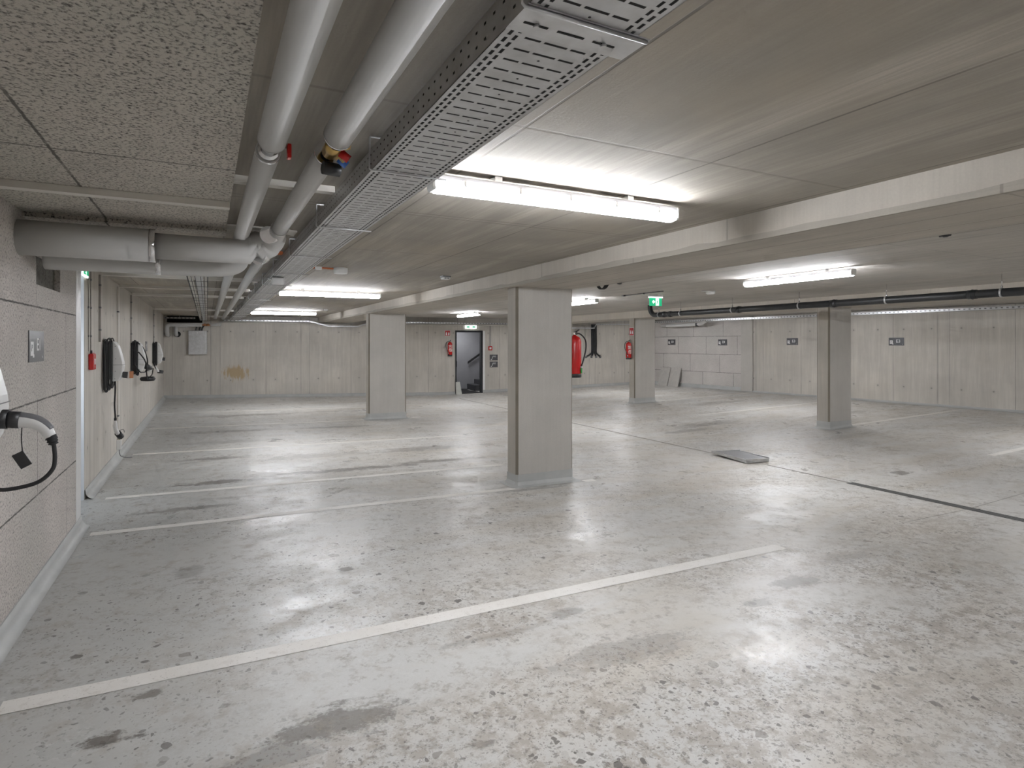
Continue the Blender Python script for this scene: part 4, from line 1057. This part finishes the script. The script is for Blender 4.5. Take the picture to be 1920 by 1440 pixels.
tray_seg([(12.70, -.12), (12.80, .02), (14.9, .04)], None, far(0, 0, 2.28), FRZ, 'perforated tray rising to the end wall corner')
tray_seg([(-4.6, .0), (19, .0)], None, rightw(0, .03, 2.375), RRZ, 'long perforated tray along the far side wall under the ceiling', .03, .2)
t = thing('conduit_pipe', 'slim grey conduit running level beneath the end wall tray', 'conduit', far(0, .022, 2.222), FRZ)
mb = MB(); mb.cyl((.3, 0, 0), (2.9, 0, 0), .018, 10); mb.cyl((5, 0, 0), (10.5, 0, 0), .015, 10); mb.build('tube', M_offwhite, t)
# vertical bundle of black cables ending in splayed glands
t = thing('cable_bundle', 'bundle of thick black cables dropping down the end wall', 'cables', far(12.78, .04, 0), FRZ)
for k in range(4):
    x = -.09 + k * .06; e = (-.30, -.09, .08, .23)[k] * .75
    mb = MB(); mb.ring_tube(smooth([(x, 0, 2.30), (x, 0, 2.0), (x + .005, 0, 1.6), (x, 0, 1.28), (x + e * .3, -.0, 1.20), (x + e, -.0, 1.11)], 5), .028, 10); c_ = mb.build('cable', M_rubber, t)
    mb = MB(); mb.cyl((x + e, -.03, 1.10), (x + e, .03, 1.10), .035, 14); mb.build('gland_ring', M_grip, c_)
t = thing('conduit_pipe', 'pair of pale conduits beside the black cable bundle', 'conduit', far(12.42, .03, 1.2), FRZ)
for x in (-.03, .03): MB().cyl((x, 0, 0), (x, 0, 1.05), .014, 10).build('tube', M_offwhite, t)
t = thing('stub_pipe', 'two short grey lagged pipes high on the block wall', 'pipe', rightw(-2.6, .32, 2.22), RRZ)
MB().cyl((-1.0, 0, .02), (.9, 0, .03), .055, 18).build('jacket', M_lag, t)
mb = MB(); mb.ring_tube(smooth([(-.6, -.14, 0), (-.45, -.14, 0), (.7, -.14, .02), (.95, -.14, .05), (1.1, -.1, .12)], 5), .05, 18); mb.build('jacket', M_lag, t)
MB().cyl((.75, -.14, -.05), (.75, -.14, .06), .06, 12).build('clamp', M_black, t)

# ------------------------------------------------------------------ black soil pipe on the right
t = thing('drain_pipe', 'long black drain pipe hung below the ceiling on the far side', 'pipe', (8.9, 0, 2.225))
mb = MB(); P = [(0, -5.5, 0), (0, 10.25, 0)] + arc((0, 10.25, .16), -PI / 2, 0, .16, (0, 0, 1), (0, 1, 0))[1:]
P = [(0, -5.5, 0), (0, 10.22, 0)] + [(0, 10.22 + .18 * math.sin(a), .18 - .18 * math.cos(a)) for a in (.2, .4, .6, .8, 1.0, 1.2, 1.4, 1.57)] + [(0, 10.40, .230)]
mb.ring_tube(P, .054, 22); mb.build('pipe_body', M_iron, t)
for y in (9.94, 9.75, 7.9, 6.0, 4.08, 1.5):
    mb = MB(); mb.cyl((0, y - .05, 0), (0, y + .05, 0), .061, 22); mb.cyl((0, y - .006, 0), (0, y + .006, 0), .066, 22); mb.build('coupling', M_iron, t)
for y in (10.1, 9.43, 8.05, 6.62, 5.18, 3.76, 1.9):
    mb = MB(); mb.cyl((0, y - .012, 0), (0, y + .012, 0), .0585, 22); c_ = mb.build('pipe_clamp', M_galv, t)
    mb = MB(); mb.cyl((0, y, .055), (0, y, .235), .005, 8); mb.cyl((0, y, .06), (0, y, .085), .011, 8); mb.build('threaded_rod', M_chrome, c_)

# ------------------------------------------------------------------ small ceiling devices
t = thing('alarm_sounder', 'round white alarm sounder on the ceiling with red conduit', 'alarm', (1.30, 6.60, ZC))
mb = MB(); mb.lathe([(.068, -.062), (.075, -.056), (.077, 0)], (0, 0, 0), 28); mb.build('housing', M_white, t)
mb = MB(); mb.cyl((-.07, 0, -.012), (-.36, .01, -.012), .010, 10); tag(mb.build('conduit', M_orange, t), 'red conduit')
mb = MB(); mb.box(-.27, -.2, -.02, .02, -.03, 0); mb.box(-.36, -.33, -.02, .02, -.03, 0); mb.build('clip', M_white, t)
t = thing('smoke_detector', 'small square smoke detector alone on the plain ceiling', 'detector', (2.60, 6.80, ZC))
MB().box(-.052, .052, -.052, .052, -.012, 0).build('base_plate', M_grip, t)
MB().box(-.048, .048, -.048, .048, -.040, -.012).build('housing', M_white, t, .01)
mb = MB(); mb.box(-.03, -.006, -.0495, -.0475, -.034, -.026); mb.box(.006, .03, -.0495, -.0475, -.034, -.026); mb.build('vent_slot', M_dark, t)
t = thing('smoke_detector', 'round white detector on the planked ceiling near the hanging exit sign', 'detector', (7.45, 7.20, ZR))
mb = MB(); mb.lathe([(.05, -.055), (.072, -.045), (.078, 0)], (0, 0, 0), 24); mb.build('housing', M_white, t)
mb = MB(); mb.cyl((-.075, 0, -.012), (-.22, 0, -.006), .008, 8); mb.build('conduit', M_white, t)
t = thing('smoke_detector', 'tiny white device on the ceiling before the end wall', 'detector', (2.5, 14.4, ZC))
mb = MB(); mb.lathe([(.04, -.05), (.05, -.04), (.055, 0)], (0, 0, 0), 16); mb.build('housing', M_white, t)
t = thing('junction_box', 'small white box fixed beneath the slotted tray', 'junction box', (.66, 6.60, TZ - .002))
MB().box(-.06, .06, -.05, .05, -.075, 0).build('housing', M_white, t, .012)
mb = MB(); mb.cyl((-.06, 0, -.03), (-.10, 0, -.01), .009, 8); mb.build('cable_gland', M_white, t)
# white cables crossing above the pipes
t = thing('cable_bundle', 'flat bundle of pale grey cables crossing above the lagged pipes', 'cables', (.35, 4.45, 2.375))
for k in range(5):
    MB().ring_tube(smooth([(-.25, -.06 + k * .03, .0), (0, -.055 + k * .028, .002), (.15, -.05 + k * .03, .0), (.21, -.08 + k * .04, -.01)], 4), .008, 8).build('cable', M_offwhite, t)
# orange pipe crossing behind the branch pipes
t = thing('orange_pipe', 'short orange plastic pipe crossing above the lagged pipes', 'pipe', (.33, 5.6, 2.385))
MB().cyl((-.3, 0, 0), (.27, 0, 0), .017, 14).build('tube', M_orange, t)
MB().cyl((-.02, 0, 0), (.05, 0, 0), .021, 14).build('coupling', M_orange, t)
# cable coil and single cable along the first beam
t = thing('cable_coil', 'coil of spare black cable hanging behind the first beam edge', 'cable', (4.03, 5.56, 2.29))
mb = MB()
for k in range(6):
    a = .085 + k * .004
    mb.ring_tube(smooth([(k * .009, a * math.cos(q), a * .95 * math.sin(q) + .004 * k) for q in [i * PI / 5 for i in range(10)]], 3, True), .0045, 8, closed=True)
mb.build('loops', M_rubber, t)
t = thing('beam_cable', 'thin black cable clipped along the lower edge of the first beam', 'cable', (3.992, 0, 2.247))
MB().cyl((0, -5, 0), (0, 5.5, 0), .006, 8).build('cable', M_rubber, t)
for y in (5.18, 1.98): 
    mb = MB(); mb.lathe([(.012, -.018), (.022, -.010), (.022, .005)], (.015, y, 0), 12); mb.cyl((.01, y - .03, -.004), (.01, y + .03, -.004), .011, 8); mb.build('clip', M_iron, t)
t = thing('ceiling_conduit', 'thin dark conduit on the planked ceiling beyond the far light', 'conduit', (6.7, 8.6, ZR - .01))
MB().cyl((0.0, -.0, 0), (-.0, -1.1, .0), .008, 8).build('tube', M_grip, t)
mb = MB(); mb.cyl((0, -.05, 0), (0, -.11, 0), .014, 8); mb.cyl((0, -.6, 0), (0, -.63, 0), .014, 8); mb.build('clip', M_black, t)

# ------------------------------------------------------------------ camera, world, colour
cam = bpy.data.cameras.new('camera'); cam.sensor_width = 36; cam.lens = 1105 / 1920 * 36; cam.shift_y = -75 / 1920; cam.clip_start = .02
co = bpy.data.objects.new('camera', cam); COL.objects.link(co); co.location = (0, 0, EYE); co.rotation_euler = (PI / 2, 0, -math.radians(27.368))
SC.camera = co
w = bpy.data.worlds.new('world'); SC.world = w; w.use_nodes = True
w.node_tree.nodes['Background'].inputs[0].default_value = (.9, .92, 1, 1); w.node_tree.nodes['Background'].inputs[1].default_value = .3
SC.view_settings.view_transform = 'Standard'; SC.view_settings.look = 'None'; SC.view_settings.exposure = 1.68; SC.view_settings.gamma = 1.12
SC.cycles.max_bounces = 6; SC.cycles.diffuse_bounces = 5; SC.cycles.glossy_bounces = 3; SC.cycles.caustics_reflective = False; SC.cycles.use_denoising = True
SC.cycles.use_adaptive_sampling = True; SC.cycles.adaptive_threshold = .07; SC.cycles.adaptive_min_samples = 12; SC.cycles.time_limit = 850
